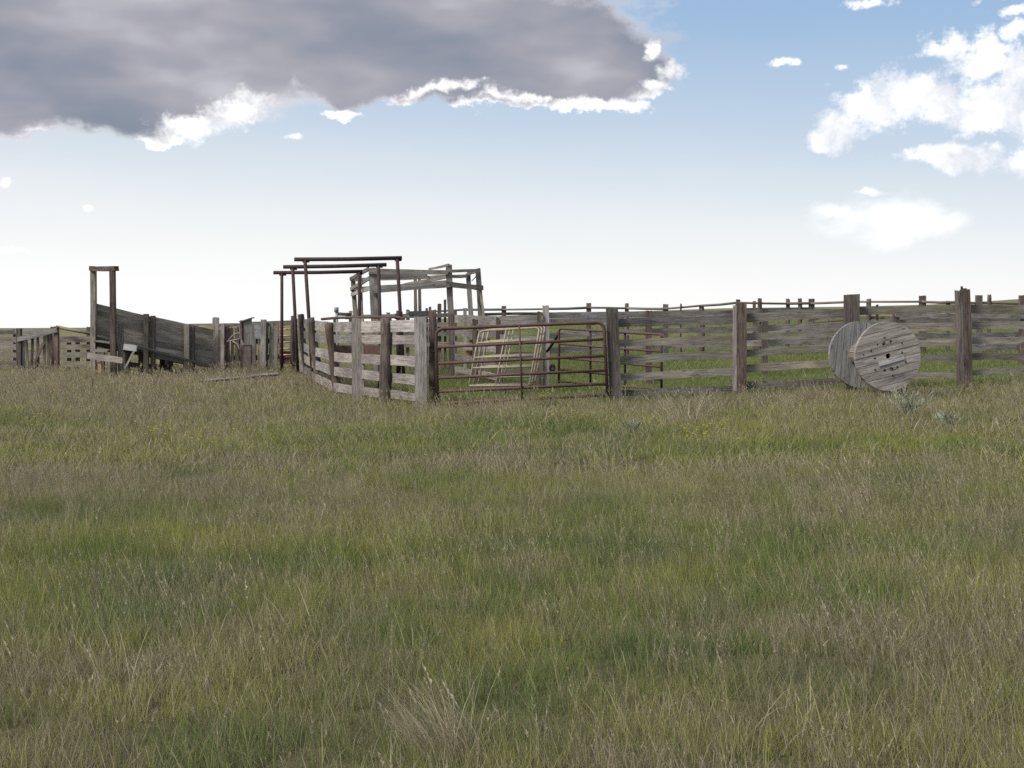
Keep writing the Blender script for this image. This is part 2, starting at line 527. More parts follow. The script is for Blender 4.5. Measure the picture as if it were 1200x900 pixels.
# ------------------------------------------------------------------ ground
def axis(lo, hi, fine_lo, fine_hi, step, g=1.16):
    a = list(np.arange(fine_lo, fine_hi + 1e-6, step))
    s = step; x = a[0]
    left = []
    while x > lo: s *= g; x -= s; left.append(x)
    s = step; x = a[-1]; right = []
    while x < hi: s *= g; x += s; right.append(x)
    return np.array(left[::-1] + a + right)


gx = axis(-3500, 3500, -26, 26, .4); gy = axis(-900, 4200, -4, 60, .4)
GX, GY = np.meshgrid(gx, gy); GZ = ground_z(GX, GY)
vs = np.stack([GX.ravel(), GY.ravel(), GZ.ravel()], 1)
nx, ny = len(gx), len(gy)
ii = np.arange((ny - 1) * (nx - 1)); r_, c_ = ii // (nx - 1), ii % (nx - 1)
fc = np.stack([r_ * nx + c_, r_ * nx + c_ + 1, (r_ + 1) * nx + c_ + 1, (r_ + 1) * nx + c_], 1)
me = bpy.data.meshes.new('ground')
me.vertices.add(len(vs)); me.vertices.foreach_set('co', vs.ravel())
me.loops.add(fc.size); me.loops.foreach_set('vertex_index', fc.ravel())
me.polygons.add(len(fc)); me.polygons.foreach_set('loop_start', np.arange(len(fc)) * 4)
me.polygons.foreach_set('use_smooth', np.ones(len(fc), bool))
me.update(calc_edges=True); me.validate()
gm, t, out = new_mat('prairie soil and turf')
geo = t.node('ShaderNodeNewGeometry').outputs['Position']
n1 = t.noise(geo, .35, 5, .6); n2 = t.noise(geo, 9, 6, .7); n3 = t.noise(geo, .06, 4, .55)
near = t.mix(t.mr(n2, .35, .65), (.05, .048, .026), (.10, .09, .05))
far = t.mix(t.mr(n1, .35, .65), (.15, .13, .075), (.20, .175, .11))
far = t.mix(t.mr(n3, .35, .65), far, (.125, .125, .065))
far = t.mix(t.mr(n2, .3, .7, 0, .4), far, (.08, .075, .035))
ys = t.sep(geo)[1]
col = t.mix(t.mr(ys, 45, 70), near, far)
b = t.node('ShaderNodeBsdfPrincipled'); t.put(b.inputs['Base Color'], col); b.inputs['Roughness'].default_value = 1
b.inputs['Specular IOR Level'].default_value = 0
bp = t.node('ShaderNodeBump'); bp.inputs['Strength'].default_value = 1; bp.inputs['Distance'].default_value = .05
t.put(bp.inputs['Height'], n2); t.l.new(bp.outputs[0], b.inputs['Normal']); t.l.new(b.outputs[0], out.inputs[0])
me.materials.append(gm)
go = bpy.data.objects.new('ground', me); COL.objects.link(go); go['kind'] = 'structure'


# ------------------------------------------------------------------ front fence to the right of the gate
def root_at(name, label, cat, px, py, Y, group=None):
    p = P(px, py, Y)
    return thing(name, label, cat, (p.x, p.y, gz(p.x, p.y)), group)


ff = root_at('board_fence', 'front grey board fence right of the rusty gate, passing behind the wooden spool', 'fence', 900, 455, 25.5)
YF = 25.5
p717 = bpost(ff, 717, 361, 469, 25.2, 13.5, W_BROWN, lean=5)
p867 = bpost(ff, 868.5, 354.5, 457, YF, 11.5, W_BARK, depth=.17)
plank(P(862, 358, YF - .02), P(861, 458, YF - .02), px2m(5, YF), .11, ragged=.01).build('pale_batten', W_PALE, ff)
bpost(ff, 998, 345, 452, YF, 16, W_BROWN, depth=.2)
# laminated post strapped from three timbers
for dx, yt, wd_ in ((-4.2, 341, 5), (1.5, 338.5, 5.5), (5.8, 339.5, 4.6)):
    plank(P(1127 + dx * 1.0, yt, YF + random.uniform(-.02, .02)), P(1130 + dx * 1.05, 452, YF), px2m(wd_, YF), .17, ragged=.015).build('post_timber', W_BROWN, ff)
tube([P(1127, 342, YF), P(1127, 335.5, YF)], .022).build('bolt', RUST_D, ff)
bpost(ff, 1262, 340, 447, 25.8, 14, W_BROWN)
rails = {
    (717, 867): [((374, 384), (369.5, 380)), ((398, 406.5), (393, 401)), ((418, 428), (411, 420)), ((437.5, 446.5), (430.5, 439.5)), ((457, 464), (451, 460))],
    (867, 998): [((367.5, 378), (362, 371.5)), ((391, 399.5), (383, 392)), ((410, 418.5), (402.5, 411)), ((428, 437), (421, 428.5)), ((448, 456), (441, 449))],
    (998, 1128): [((360, 369.5), (357, 366)), ((379.5, 389), (378, 387)), ((400, 407.5), (396, 404)), ((419, 426), (415, 422.5)), ((440, 447), (435.5, 442.5))],
    (1128, 1262): [((356.5, 366.8), (356, 366)), ((377, 386), (375, 384)), ((395, 402.8), (393, 401)), ((414, 422), (412, 420)), ((433.5, 440), (430, 437))]}
for (x0, x1), rr in rails.items():
    for k, (a, b_) in enumerate(rr):
        y0 = {717: 25.2}.get(x0, YF); y1 = {1262: 25.8}.get(x1, YF)
        brd(ff, (x0 + 2, *a, y0), (x1 + 1, *b_, y1), W_MOSS if (k in (1, 2, 3) or x0 > 900) else W_GREY, back=.115 + random.uniform(0, .006), warp=1.5)

# ------------------------------------------------------------------ left wing of the front fence
lf = root_at('board_fence', 'pale silvered board fence curving back to the left of the rusty gate', 'fence', 450, 466, 26)
LP = [(492.5, 371, 474, 24.8, 14, W_PALE, 'sq', 1), (452, 373, 465, 25.8, 14, W_BARK, 'log', 0), (419.5, 373, 463, 26.9, 14, W_PALE, 'sq', .5),
      (384.5, 379, 454, 29.2, 11, W_BARK, 'log', 11), (364.5, 373, 442, 31.8, 9.5, W_BARK, 'log', 8.5), (352, 369, 434, 35, 8.5, W_BARK, 'log', 7),
      (343.5, 371, 428, 37.3, 6.5, W_BARK, 'log', 2)]
for px, yt, yb, Y, wp, mt, kd, ln in LP:
    bpost(lf, px, yt, yb, Y, wp, mt, kd, ln, depth=.12 if kd == 'sq' else None)
lr = [  # per board: (ytop, ybottom) at each post line 492, 452, 419, 388, 368, 355, 346
    [(374.5, 389), (376, 389.5), (377, 390), (378, 389), (376, 387), (374, 384), (373, 383)],
    [(392, 403), (392, 402.5), (392, 402), (392, 401.5), (390, 399.5), (388, 396), (386, 394)],
    [(418, 430), (416, 428), (415, 426), (412.5, 423.5), (407, 417), (402, 411), (399, 407)],
    [(440.5, 452), (436, 447), (433, 443.5), (429.5, 440), (422, 432), (415, 424), (411, 419)],
    [(461, 470), (456, 466), (453, 463), (448, 458), (438, 447), (429, 437), (424, 431)]]
lx = [(491, 24.8), (452, 25.8), (420, 26.9), (390, 29.2), (369, 31.8), (356, 35), (346, 37.3)]
for k, bl in enumerate(lr):
    for i in range(6):
        if i == 1 and k in (1, 3): continue
        j = i + 1 if not (i == 0 and k in (1, 3)) else 2
        brd(lf, (lx[i][0], *bl[i], lx[i][1]), (lx[j][0], *bl[j], lx[j][1]), W_PALE if i < 4 else W_GREY,
            back=.10 + random.uniform(0, .008), ext=.03)

# gate post behind the hinge side
gp = root_at('gate_post', 'dark gnarled log post beside the pale post at the hinge end of the rusty gate', 'post', 506, 470, 25.3)
bpost(gp, 506.5, 364, 471, 25.3, 8, W_BARK, 'log', 1, name='log')
tube([P(504, 412, 25.1), P(512, 412, 24.9)], .014).build('hinge', RUST, gp)
tube([P(504, 455, 25.1), P(513, 456, 24.9)], .014).build('hinge', RUST, gp)

# ------------------------------------------------------------------ main gate
mg = root_at('pipe_gate', 'closed brown rusty six-rail pipe gate between two fence posts', 'gate', 610, 474, 24.9)
Ya, Yb = 24.85, 25.05
tube([P(513, 474, Ya), P(510.5, 385.5, Ya), P(707.5, 377.5, Yb), P(712, 464.5, Yb)], .031, rad=.14).build('frame', RUST, mg, True)
tube([P(513, 472.8, Ya), P(711.6, 463, Yb)], .026).build('rail', RUST, mg, True)
for l_, r_2 in ((407, 397.5), (426, 417), (443, 434), (459, 450)):
    fx = (l_ - 385) / 88
    tube([P(511 + 2 * fx, l_, Ya), P(708 + 3.5 * fx, r_2, Yb)], .026).build('rail', RUST, mg, True)
tube([P(608.5, 382, Ya + .07), P(612, 468, Ya + .07)], .018).build('upright', RUST, mg, True)

# ------------------------------------------------------------------ inner rusty gate, swung open
ig = root_at('pipe_gate', 'smaller dark rusty pipe gate hanging open inside the pen, seen behind the fence post', 'gate', 715, 450, 28.8)


def gl(s, y0, y1): return P(655 + s * 119, y0 + (y1 - y0) * s, 30 - 2.6 * s)


tube([gl(0, 449, 0), gl(0, 385, 0), gl(1, 385, 392), gl(1.015, 385, 396)], .026, rad=.1).build('frame', RUST, ig, True)
for y0, y1 in ((403, 412), (419, 430), (433, 445), (447, 456)):
    tube([gl(0, y0, y1), gl(1, y0, y1)], .022).build('rail', RUST_D if y0 == 433 else RUST, ig, True)
for s in (.31, .65, 1.01):
    tube([gl(s, 386.5, 393), gl(s, 450, 458)], .024).build('upright', RUST_D, ig, True)
tube([P(641, 412, 30.6), P(651, 398, 30.2), P(655, 389, 30)], .03, rad=.1).build('brace', RUST_D, ig, True)

# ------------------------------------------------------------------ cream panels leaning behind the gate
for k, (dx, dy, dY) in enumerate(((0, 0, 0), (5.5, -1.2, .16), (11, -2.2, .33))):
    s = thing('stock_panel', ['frontmost of the cream tubular stock panels leaning behind the rusty gate',
                              'middle one of the three cream tubular stock panels leaning behind the rusty gate',
                              'rearmost of the cream tubular stock panels, leaning against the grey boards'][k], 'livestock panel',
              P(585 + dx, 452, 28.6 + dY), 'cream livestock panels stacked leaning together')
    TL, TR = P(562 + dx, 388 + dy, 29.1 + dY), P(632.5 + dx * .6, 384 + dy, 29.1 + dY)
    BL, BR = P(549.5 + dx, 452 + dy, 28.5 + dY), P(620 + dx * .6, 452 + dy, 28.5 + dY)
    tube([BL, TL, TR, BR], .021, rad=.1).build('frame', CREAM, s, True)
    tube([BL, BR], .02).build('rail', CREAM, s, True)
    for q_ in (.22, .49, .68, .85):
        tube([TL.lerp(BL, q_), TR.lerp(BR, q_)], .018).build('rail', CREAM, s, True)
    tube([TL.lerp(TR, .44), BL.lerp(BR, .44)], .015).build('upright', CREAM, s, True)

# ------------------------------------------------------------------ middle fence inside the pens
mf = root_at('board_fence', 'inner grey board fence seen through the gaps of the right front fence', 'fence', 900, 440, 33)


def ym(px): return 30.8 + (px - 640) * .0085


bpost(mf, 639.5, 358, 459, 30.8, 7.5, W_PALE, depth=.1)
for px, yt, yb in ((632, 365, 455), (760, 364, 447), (896, 362, 437), (1050, 361, 430), (1198, 346, 426)):
    bpost(mf, px, yt, yb, ym(px), 7 if px != 632 else 5, W_BARK if px in (632, 1198) else W_BROWN, depth=.12)
mr_ = [[(640, 366, 373), (760, 365, 371.5), (896, 362.5, 369), (1050, 361.5, 367), (1198, 361, 366.5)],
       [(640, 374, 381.5), (730, 371.5, 377)],
       [(640, 391, 397), (760, 385, 391.5), (896, 381, 388.5), (1050, 374.5, 380), (1198, 372, 378)],
       [(640, 407.5, 415), (760, 402, 408.5), (896, 398, 405.5), (1050, 391.5, 397.5), (1240, 388, 394)],
       [(1128, 404, 411), (1240, 404, 411)], [(1050, 367.5, 371.5), (1240, 369, 374.5)]]
for k, rr in enumerate(mr_):
    for a, b_ in zip(rr, rr[1:]):
        brd(mf, (a[0], a[1], a[2], ym(a[0])), (b_[0], b_[1], b_[2], ym(b_[0])), W_PALE,
            back=.11 - .2 * (k == 5) + random.uniform(0, .006), ext=.02)

# diagonal fence from the overhead frame to the pale post
df_ = root_at('board_fence', 'short grey board fence running back diagonally behind the cream panels', 'fence', 560, 450, 33)
A0, B0 = P(529, 437, 35.2), P(585, 437, 30.9)
C0 = P(633, 437, 30.95)


def zy(p, z): return Vector((p.x, p.y, z))


for (p, h, wd_) in ((A0, 1.62, .13), (B0, 1.55, .14), (A0.lerp(B0, .52), 1.5, .11)):
    plank(zy(p, gz(p.x, p.y) - .2), zy(p, h), wd_, .11).build('post', W_BARK, df_)
for z0, z1, ww in ((1.50, 1.47, .20), (1.14, 1.17, .15), (.86, .84, .15), (.56, .52, .14), (.24, .22, .14)):
    side = (B0 - A0).cross(Vector((0, 0, 1))).normalized()
    plank(zy(A0, z0) - side * .08, zy(B0, z1) - side * .08, ww, .035, side).build('board', W_GREY, df_)
for z0, z1, ww in ((1.48, 1.49, .19), (1.08, 1.02, .2), (.7, .72, .15), (.35, .3, .15)):
    plank(zy(B0, z0) + Vector((.02, -.08, 0)), zy(C0, z1) + Vector((0, -.08, 0)), ww, .035).build('board', W_GREY, df_)
orr = root_at('metal_sheet', 'orange rusted metal sheets standing in the gap of the grey boards behind the cream panels', 'scrap metal', 556, 440, 33.6)
for (x0, x1, y0, y1, Y) in ((549, 562, 398, 404, 34.2), (543, 556, 411, 417, 34.3), (569, 575, 397, 401.5, 33.2), (584, 590, 398, 402, 33.2)):
    plank(P(x0, (y0 + y1) / 2, Y), P(x1, (y0 + y1) / 2, Y - .1), px2m(y1 - y0, Y), .01, ragged=.03).build('sheet', ORANGE, orr)
wh = P(647, 431, 30.3)
tb = MB()
ring = [wh + Vector((math.cos(a) * .045, 0, math.sin(a) * .06)) for a in np.linspace(0, 6.2832, 17)]
tube(ring, .03, tb); tube([wh + Vector((0, 0, .0)), wh + Vector((0, .5, 0))], .012, tb)
tagm(tb.build('rubber_ring', BLACK, None, True), 'small black rubber ring hung at knee height on the pale inner post', 'rubber ring')

# ------------------------------------------------------------------ far fence
bf = root_at('rail_fence', 'far fence with a long round top pole and short posts against the sky', 'fence', 900, 420, 45)


def yb_(px): return 46 - (px - 560) * .004


pole = [(478, 366), (545, 363), (590, 362.8), (640, 362), (690, 360.6), (735, 361.2), (780, 361.8), (822, 358.3), (865, 354.8), (923, 355.8),
        (951, 355.6), (1000, 353.6), (1081, 353.8), (1120, 354.3), (1200, 356), (1290, 355)]
for a, b_ in zip(pole, pole[1:]):
    tube([P(a[0] - 1, a[1], yb_(a[0])), P((a[0] + b_[0]) / 2, (a[1] + b_[1]) / 2 + random.uniform(-.2, .5), yb_(a[0])), P(b_[0] + 1, b_[1] + random.uniform(-.3, .3), yb_(b_[0]))],
         random.uniform(.032, .042)).build('pole', W_DARK, bf, True)
for px, yt, wp in ((590.5, 358.5, 5.5), (565, 362, 4), (690, 355, 5.5), (734.6, 356, 4.5), (780, 356.5, 6), (822.5, 359.5, 6), (865, 351, 4.5), (884, 353, 3.5), (890, 350, 5.5),
                   (923, 350.5, 5), (937, 350.3, 5), (951, 350, 6), (1018, 351, 6), (1081, 346.5, 7), (1111, 352.5, 4), (1147, 346, 7), (1159, 346, 5), (1240, 346, 6)):
    bpost(bf, px, yt, 410, yb_(px) + .1, wp, W_BARK if random.random() < .6 else W_BROWN, 'sq' if random.random() < .6 else 'log')
bpost(bf, 798, 356, 410, yb_(798), 1.8, RUST_D)
bpost(bf, 1028, 357, 410, yb_(1028), 2.5, RUST_D)
for px0, px1, lv in ((565, 690, ((366.5, 370), (375, 379))), (690, 780, ((366.5, 369.8), (377, 381))), (780, 865, ((365.5, 368), (373.5, 377))), (865, 951, ((361.5, 365), (371, 374))),
                     (951, 1081, ((362, 365), (371, 374.5))), (1081, 1147, ((361, 364), (370.5, 374))), (1147, 1290, ((361, 364), (371, 374)))):
    for a in lv:
        brd(bf, (px0, *a, yb_(px0)), (px1, a[0] - .6, a[1] - .6, yb_(px1)), W_DARK, back=.2, ext=.04)
rw = root_at('rusty_rail', 'thin rusty rails standing in front of the far fence', 'rail', 860, 420, 42)
rb = MB()
for x0, y0, x1, y1 in ((740, 369, 800, 365.5), (800, 366, 805, 368), (770, 392, 850, 391), (850, 391, 990, 373)):
    pass
tube([P(735, 369, 42), P(790, 367.5, 42), P(798, 365, 42), P(808, 367.5, 42), P(870, 366.5, 42)], .014, rb)
rb.build('bar', RUST_D, rw, True)
tube([P(937, 360, 41), P(937, 398, 41)], .025).build('stake', RUST_R, rw, True)
tube([P(970, 366, 41), P(970, 398, 41)], .025).build('stake', RUST_R, rw, True)
tube([P(937, 379, 41), P(990, 375.5, 41)], .018).build('bar', RUST_R, rw, True)

# ------------------------------------------------------------------ rusty goal post frames
for k, (x0, x1, yl, yr, pl, pr, Y, lab) in enumerate((
        (345, 471, 304, 302.3, 357.5, 465.5, 32.6, 'tallest and nearest of the three dark pipe hoops above the fence'),
        (332, 453, 312.8, 310.2, 343, 443.5, 34.8, 'middle one of the three dark pipe hoops above the fence'),
        (320.5, 427, 319.5, 318, 330.3, 421, 37, 'lowest and farthest of the three dark pipe hoops, leftmost above the fence'))):
    h = root_at('pipe_hoop', lab, 'pipe frame', (pl + pr) / 2, 440, Y, 'dark pipe hoops spanning the alley')
    tube([P(x0, yl, Y), P((x0 + x1) / 2, (yl + yr) / 2 + .5, Y), P(x1, yr, Y)], .047).build('crossbar', RUST_D, h, True)
    for pp, yy, ln in ((pl, yl, (4.6, 3, 0)[k]), (pr, yr, (4, 2, 0)[k])):
        a = P(pp, yy + 1, Y); b0 = P(pp + ln, 375, Y); dirn = (b0 - a).normalized()
        foot = a + dirn * ((a.z - gz(a.x, a.y) + .2) / -dirn.z)
        tube([foot, a], .042).build('leg', RUST_D, h, True)
        tube([P(pp - 3, yy + 2.8, Y), P(pp + 5, yy + 2.8, Y)], .02).build('gusset', RUST_D, h, True)

# ------------------------------------------------------------------ overhead timber frame
of = root_at('timber_frame', 'open grey timber frame of posts and double header boards standing above the pens', 'timber frame', 490, 440, 37.5)
YFn, YBk = 36.4, 39.2
for px, yt, Y, wp, ln in ((436.5, 314, YFn, 9, 3), (526, 310, YFn, 7, 3), (560, 315.5, YFn + .3, 6, 3), (413.5, 326.5, YBk - .6, 5, 4), (421.5, 322, YBk - 1.2, 4.5, 2),
                          (486.5, 322, YBk, 3.5, 1), (491.5, 322, YBk + .6, 3.5, 1), (548.5, 320, YBk - .4, 5.5, 4)):
    a = P(px, yt, Y); b0 = P(px + ln, 375, Y); dirn = (b0 - a).normalized(); foot = a + dirn * ((a.z - gz(a.x, a.y) + .2) / -dirn.z)
    plank(foot, a, px2m(wp, Y), .13, ragged=.01).build('post', W_GREY if wp > 5 else W_DARK, of)
plank(P(563, 338, YFn + .15), P(567.5, 376, YFn + .15), .07, .05).build('brace', W_MOSS, of)
plank(P(560, 355, YFn + .2), P(567, 376, YFn + .2), .04, .04).build('brace', W_MOSS, of)
for a, b_, mt in (((432, 314.5, 321, YFn - .1), (526, 316.5, 321.5, YFn - .1), W_GREY), ((440, 321.5, 327.5, YFn + .4), (500, 321, 325.5, YFn + .5), W_GREY),
                  ((503, 314, 316.5, YFn + .6), (526, 309, 311.5, YFn - .1), W_DARK), ((527, 316, 320, YFn - .1), (562.5, 315, 318, YFn + .2), W_GREY),
                  ((434, 335, 341, YFn - .15), (527, 329.5, 335.5, YFn - .12), W_GREY), ((438, 339, 343.5, YFn - .22), (527, 333, 336.5, YFn - .18), W_GREY),
                  ((522, 329.5, 336, YFn - .16), (560, 334, 339.5, YFn + .1), W_GREY), ((557, 333.5, 340, YFn), (566, 334.5, 340, YFn + .1), W_DARK),
                  ((411, 326, 330, YBk - .7), (548, 321.5, 325.5, YBk - .5), W_DARK), ((411, 337, 341, YBk - .7), (530, 328, 331.5, YBk - .5), W_GREY),
                  ((470, 333, 336.5, YBk - .6), (527, 322.5, 326, YFn + .1), W_GREY)):
    brd(of, a, b_, mt, back=0, t=.045)
for a, b_ in (((410.5, 327, YBk - .7), (432, 315, YFn - .05)), ((411, 339, YBk - .7), (433, 326, YFn - .05)), ((412, 345, YBk - .7), (434, 338, YFn - .05)),
              ((548, 321, YBk - .4), (562, 316.5, YFn + .3))):
    plank(P(*a), P(*b_), .1, .04, Vector((1, .3, 0))).build('end_board', W_GREY, of)
wb = MB()
tube([P(528, 323, YFn), P(540, 325.5, YFn), P(549, 323, YFn + 1)], .012, wb); tube([P(553, 329, YFn + 1), P(557, 325, YFn), P(559, 322, YFn)], .012, wb)
tube([P(499, 322, YFn), P(504, 326, YFn)], .012, wb)
wb.build('wire', RUST_D, of, True)

# scraps just behind the left fence top
pr_ = root_at('pipe_rail', 'thin rusty pipe rail running level with the top of the pale left fence', 'rail', 425, 440, 31)
tube([P(377, 374, 31.5), P(396, 372.3, 31), P(466, 371.5, 30), P(474, 374, 29.9)], .03, rad=.1).build('pipe', RUST, pr_, True)
for px in (392, 445): tube([P(px, 373, 31), P(px, 446, 31)], .03).build('leg', RUST_D, pr_, True)
tr = root_at('feed_trough', 'long dark red rusty trough behind the pale left fence', 'trough', 420, 430, 30)
tm = MB(); tA, tB = P(386, 410, 30.6), P(449, 410, 29.4)
plank(tA, tB, .17, .012, None, .3, .01, tm); plank(tA + Vector((.03, .4, 0)), tB + Vector((.03, .4, 0)), .17, .012, None, .3, .01, tm)
plank(tA + Vector((0, .2, -.085)), tB + Vector((0, .2, -.085)), .4, .012, Vector((0, 0, 1)), .3, .01, tm)
tm.build('tray', RUST, tr)
for q_ in (.08, .92):
    p = tA.lerp(tB, q_); tube([p + Vector((0, .1, -.08)), Vector((p.x, p.y + .1, gz(p.x, p.y) - .1))], .03).build('leg', RUST_D, tr, True)
vp = root_at('stub_pipe', 'short grey capped pipe standing behind the fence below the pipe hoops', 'pipe', 395, 440, 34)
tube([P(396, 440, 34), P(394.5, 361, 34)], .035).build('pipe', STEEL, vp, True)
tube([P(394.2, 366, 34), P(394.2, 360, 34)], .055).build('cap', STEEL, vp, True)
tube([P(396, 368, 34), P(411, 368.5, 34.2)], .04).build('arm', W_GREY, vp, True)

# clutter of pen posts between the hoops and the far fence
cf = root_at('board_fence', 'cluster of uneven grey posts and boards under the timber frame', 'fence', 490, 430, 41)
for px, yt, wp in ((411, 364, 4), (441, 367, 5), (455, 366, 4), (470, 365, 3.5), (478, 363, 4), (500, 361, 3), (504, 359.5, 3), (515, 356, 4.5), (521.5, 351, 3), (533, 364, 5), (545, 361, 4)):
    bpost(cf, px, yt, 432, 41, wp, W_BARK if random.random() < .5 else W_GREY)
for y0, y1 in ((369, 374), (380, 385), (391, 396), (403, 408)):
    brd(cf, (405, y0, y1, 41), (470, y0 - 1, y1 - 1, 41), W_GREY, back=-.12); brd(cf, (470, y0 - 1, y1 - 1, 41), (530, y0 - 2.5, y1 - 2.5, 41), W_GREY, back=-.12)
brd(cf, (478, 365, 372, 30), (502, 364, 370, 30.6), W_GREY, back=0)
cp2 = root_at('rubble_stake', 'dark stub of pipe with a round collar in front of the timber frame', 'post', 467, 440, 30.6)
tube([P(467, 440, 30.6), P(467, 364, 30.6)], .05).build('pipe', RUST_D, cp2, True)
tube([P(467, 374, 30.6), P(467, 367.5, 30.6)], .085, sides=12).build('collar', BLACK, cp2, True)
cp2.name = 'pipe_stub'

# ------------------------------------------------------------------ cable spool
def disc_object(name, mat, parent, cen, ax, rad, th, ang, holes, nplank=9, seedr=1, skip=()):
    """a round flange sawn from planks, with real holes; planks are one mesh with narrow gaps"""
    rnd = random.Random(seedr)
    ax = ax.normalized(); e1 = Vector((0, 0, 1)).cross(ax).normalized(); e2 = ax.cross(e1)
    a1 = e1 * math.cos(ang) + e2 * math.sin(ang); a2 = ax.cross(a1)
    mb = MB()
    N = 84; st = 2 * rad / N
    y = -rad; edges = [-rad]
    while edges[-1] < rad - .06: edges.append(edges[-1] + rnd.uniform(.10, .17))
    edges[-1] = rad
    for pi, (ya, yb2) in enumerate(zip(edges, edges[1:])):
        dz = rnd.uniform(-.004, .004); uo = rnd.uniform(0, 40); gap = .004
        rows = max(4, int((yb2 - ya) / .013))
        wear = [rnd.uniform(-.012, .004) for _ in range(2)]
        grid = {}

        def vert(i, j):
            yy = ya + gap + (yb2 - ya - 2 * gap) * j / rows
            hw = math.sqrt(max(rad ** 2 - yy ** 2, 0)) + (wear[0] if i < N / 2 else wear[1])
            xx = -hw + 2 * hw * i / N
            return xx, yy
        keep = {}
        for i in range(N):
            for j in range(rows):
                x0, y0 = vert(i, j); x1, y1 = vert(i + 1, j + 1); cx, cy = (x0 + x1) / 2, (y0 + y1) / 2
                keep[i, j] = not any((cx - hx) ** 2 + (cy - hy) ** 2 < hr ** 2 for hx, hy, hr in holes)
        vs = []; idx = {}

        def vid(i, j, s):
            k = (i, j, s)
            if k not in idx:
                x, yv = vert(i, j); idx[k] = len(vs)
                vs.append(cen + a1 * x + a2 * yv + ax * (s * th / 2 + dz)); uvp[k] = (uo + x, uo + yv)
            return idx[k]
        uvp = {}; fs = []; us = []

        def face(ks):
            fs.append([vid(*k) for k in ks]); us.append([uvp[k] for k in ks])
        for (i, j), ok in keep.items():
            if not ok: continue
            face([(i, j, 1), (i + 1, j, 1), (i + 1, j + 1, 1), (i, j + 1, 1)])
            face([(i, j, -1), (i, j + 1, -1), (i + 1, j + 1, -1), (i + 1, j, -1)])
            for di, dj, ea, eb in ((-1, 0, (0, 0), (0, 1)), (1, 0, (1, 1), (1, 0)), (0, -1, (1, 0), (0, 0)), (0, 1, (0, 1), (1, 1))):
                if not keep.get((i + di, j + dj), False):
                    A_ = (i + ea[0], j + ea[1]); B_ = (i + eb[0], j + eb[1])
                    face([(*A_, 1), (*B_, 1), (*B_, -1), (*A_, -1)])
        mb.add(vs, fs, us)
        # each plank varied by its own uv offset
    o = mb.build(name, mat, parent)
    return o, a1, a2


spool = thing('cable_spool', 'large weathered wooden cable spool lying on its side against the front fence', 'cable spool', P(1030, 458, 24.4))
cF = P(1040, 417.5, 24.0); view = (cF - Vector((0, 0, EYE))).normalized()
axd = Matrix.Rotation(R(24), 3, 'Z') @ -Vector((view.x, view.y, 0)).normalized()   # from the rear flange towards the camera
axd = (axd + Vector((0, 0, .03))).normalized()
LEN = 1.16; cR = cF - axd * LEN + Vector((0, 0, .03))
RAD = .592
hol = [(0, 0, .046), (-.035, .23, .032), (.09, .235, .024), (-.15, .24, .018), (-.24, .02, .02), (.255, -.0, .02), (0, -.225, .036), (-.115, -.225, .028), (.115, -.225, .026),
       (-.43, .13, .013), (-.37, -.33, .01), (-.18, -.07, .01)]
disc_object('front_flange', W_SPOOL, spool, cF, axd, RAD, .075, R(13), hol, seedr=3)
disc_object('rear_flange', W_SPOOLG, spool, cR, axd, RAD, .075, R(84), [(-.03, -.15, .03), (0, .02, .03)], seedr=8)
drum = MB(); e1 = Vector((0, 0, 1)).cross(axd).normalized(); e2 = axd.cross(e1)
for k in range(16):
    th = 6.2832 * k / 16; c_ = (e1 * math.cos(th) + e2 * math.sin(th))
    plank(cR + axd * .04 + c_ * .21, cF - axd * .04 + c_ * .21, .08, .03, c_, .4, .0, drum)
drum.build('drum', W_DARK, spool)
lb = MB()     # pale replaced lath on the flange
ang = R(13); f1 = e1 * math.cos(ang) + e2 * math.sin(ang); f2 = axd.cross(f1)
plank(cF + axd * .047 + f1 * -.2 + f2 * -.085, cF + axd * .047 + f1 * .27 + f2 * -.075, .085, .012, axd, .2, .01, lb)
lb.build('patch_board', WHITE, spool)
rm = MB()
rr_ = [cF + axd * .0 + (e1 * math.cos(a) + e2 * math.sin(a)) * (RAD + .004) for a in np.linspace(R(60), R(215), 40)]
# worn pale rim edge
for a, b_ in zip(rr_, rr_[1:]):
    d = (b_ - a).normalized(); n_ = axd.cross(d)
    rm.add([a - axd * .036, a + axd * .036, b_ + axd * .036, b_ - axd * .036, a - axd * .036 - n_ * .008, a + axd * .036 - n_ * .008, b_ + axd * .036 - n_ * .008, b_ - axd * .036 - n_ * .008],
           [[0, 1, 2, 3], [7, 6, 5, 4], [1, 5, 6, 2], [4, 0, 3, 7]], [[(0, 0), (.07, 0), (.07, .03), (0, .03)]] * 4)
for k in range(6):
    th = R(30 + 60 * k)
    p = cF + (f1 * math.cos(th) + f2 * math.sin(th)) * .33
    tube([p + axd * .03, p + axd * .052], .014, sides=8).build('bolt', RUST_D, spool)

# ------------------------------------------------------------------ loading chute
ch = root_at('loading_chute', 'dark plank loading chute with sloping walls and a tall open end frame', 'loading chute', 180, 440, 36.5)


def fr(px, yt, Y, wpx, mat, name='post', ln=0, yb=440, depth=.14):
    return bpost(ch, px, yt, yb, Y, wpx, mat, 'sq', ln, depth, name)


fr(109.5, 312.5, 36.6, 6, W_MOSS, 'end_post', yb=442); fr(131.8, 315, 35.4, 6, W_BROWN, 'end_post', 1.5, yb=442)
plank(P(107, 314.5, 36.6), P(136.5, 314.7, 35.3), .12, .13, Vector((.5, 1, 0))).build('crossbeam', W_BROWN, ch)


def wl(s, near):   # along the ramp from the high end (s=0) to the low end (s=1)
    return (132 + 118 * s, 35.6 + 1.4 * s) if near else (110 + 118 * s, 36.8 + 1.4 * s)


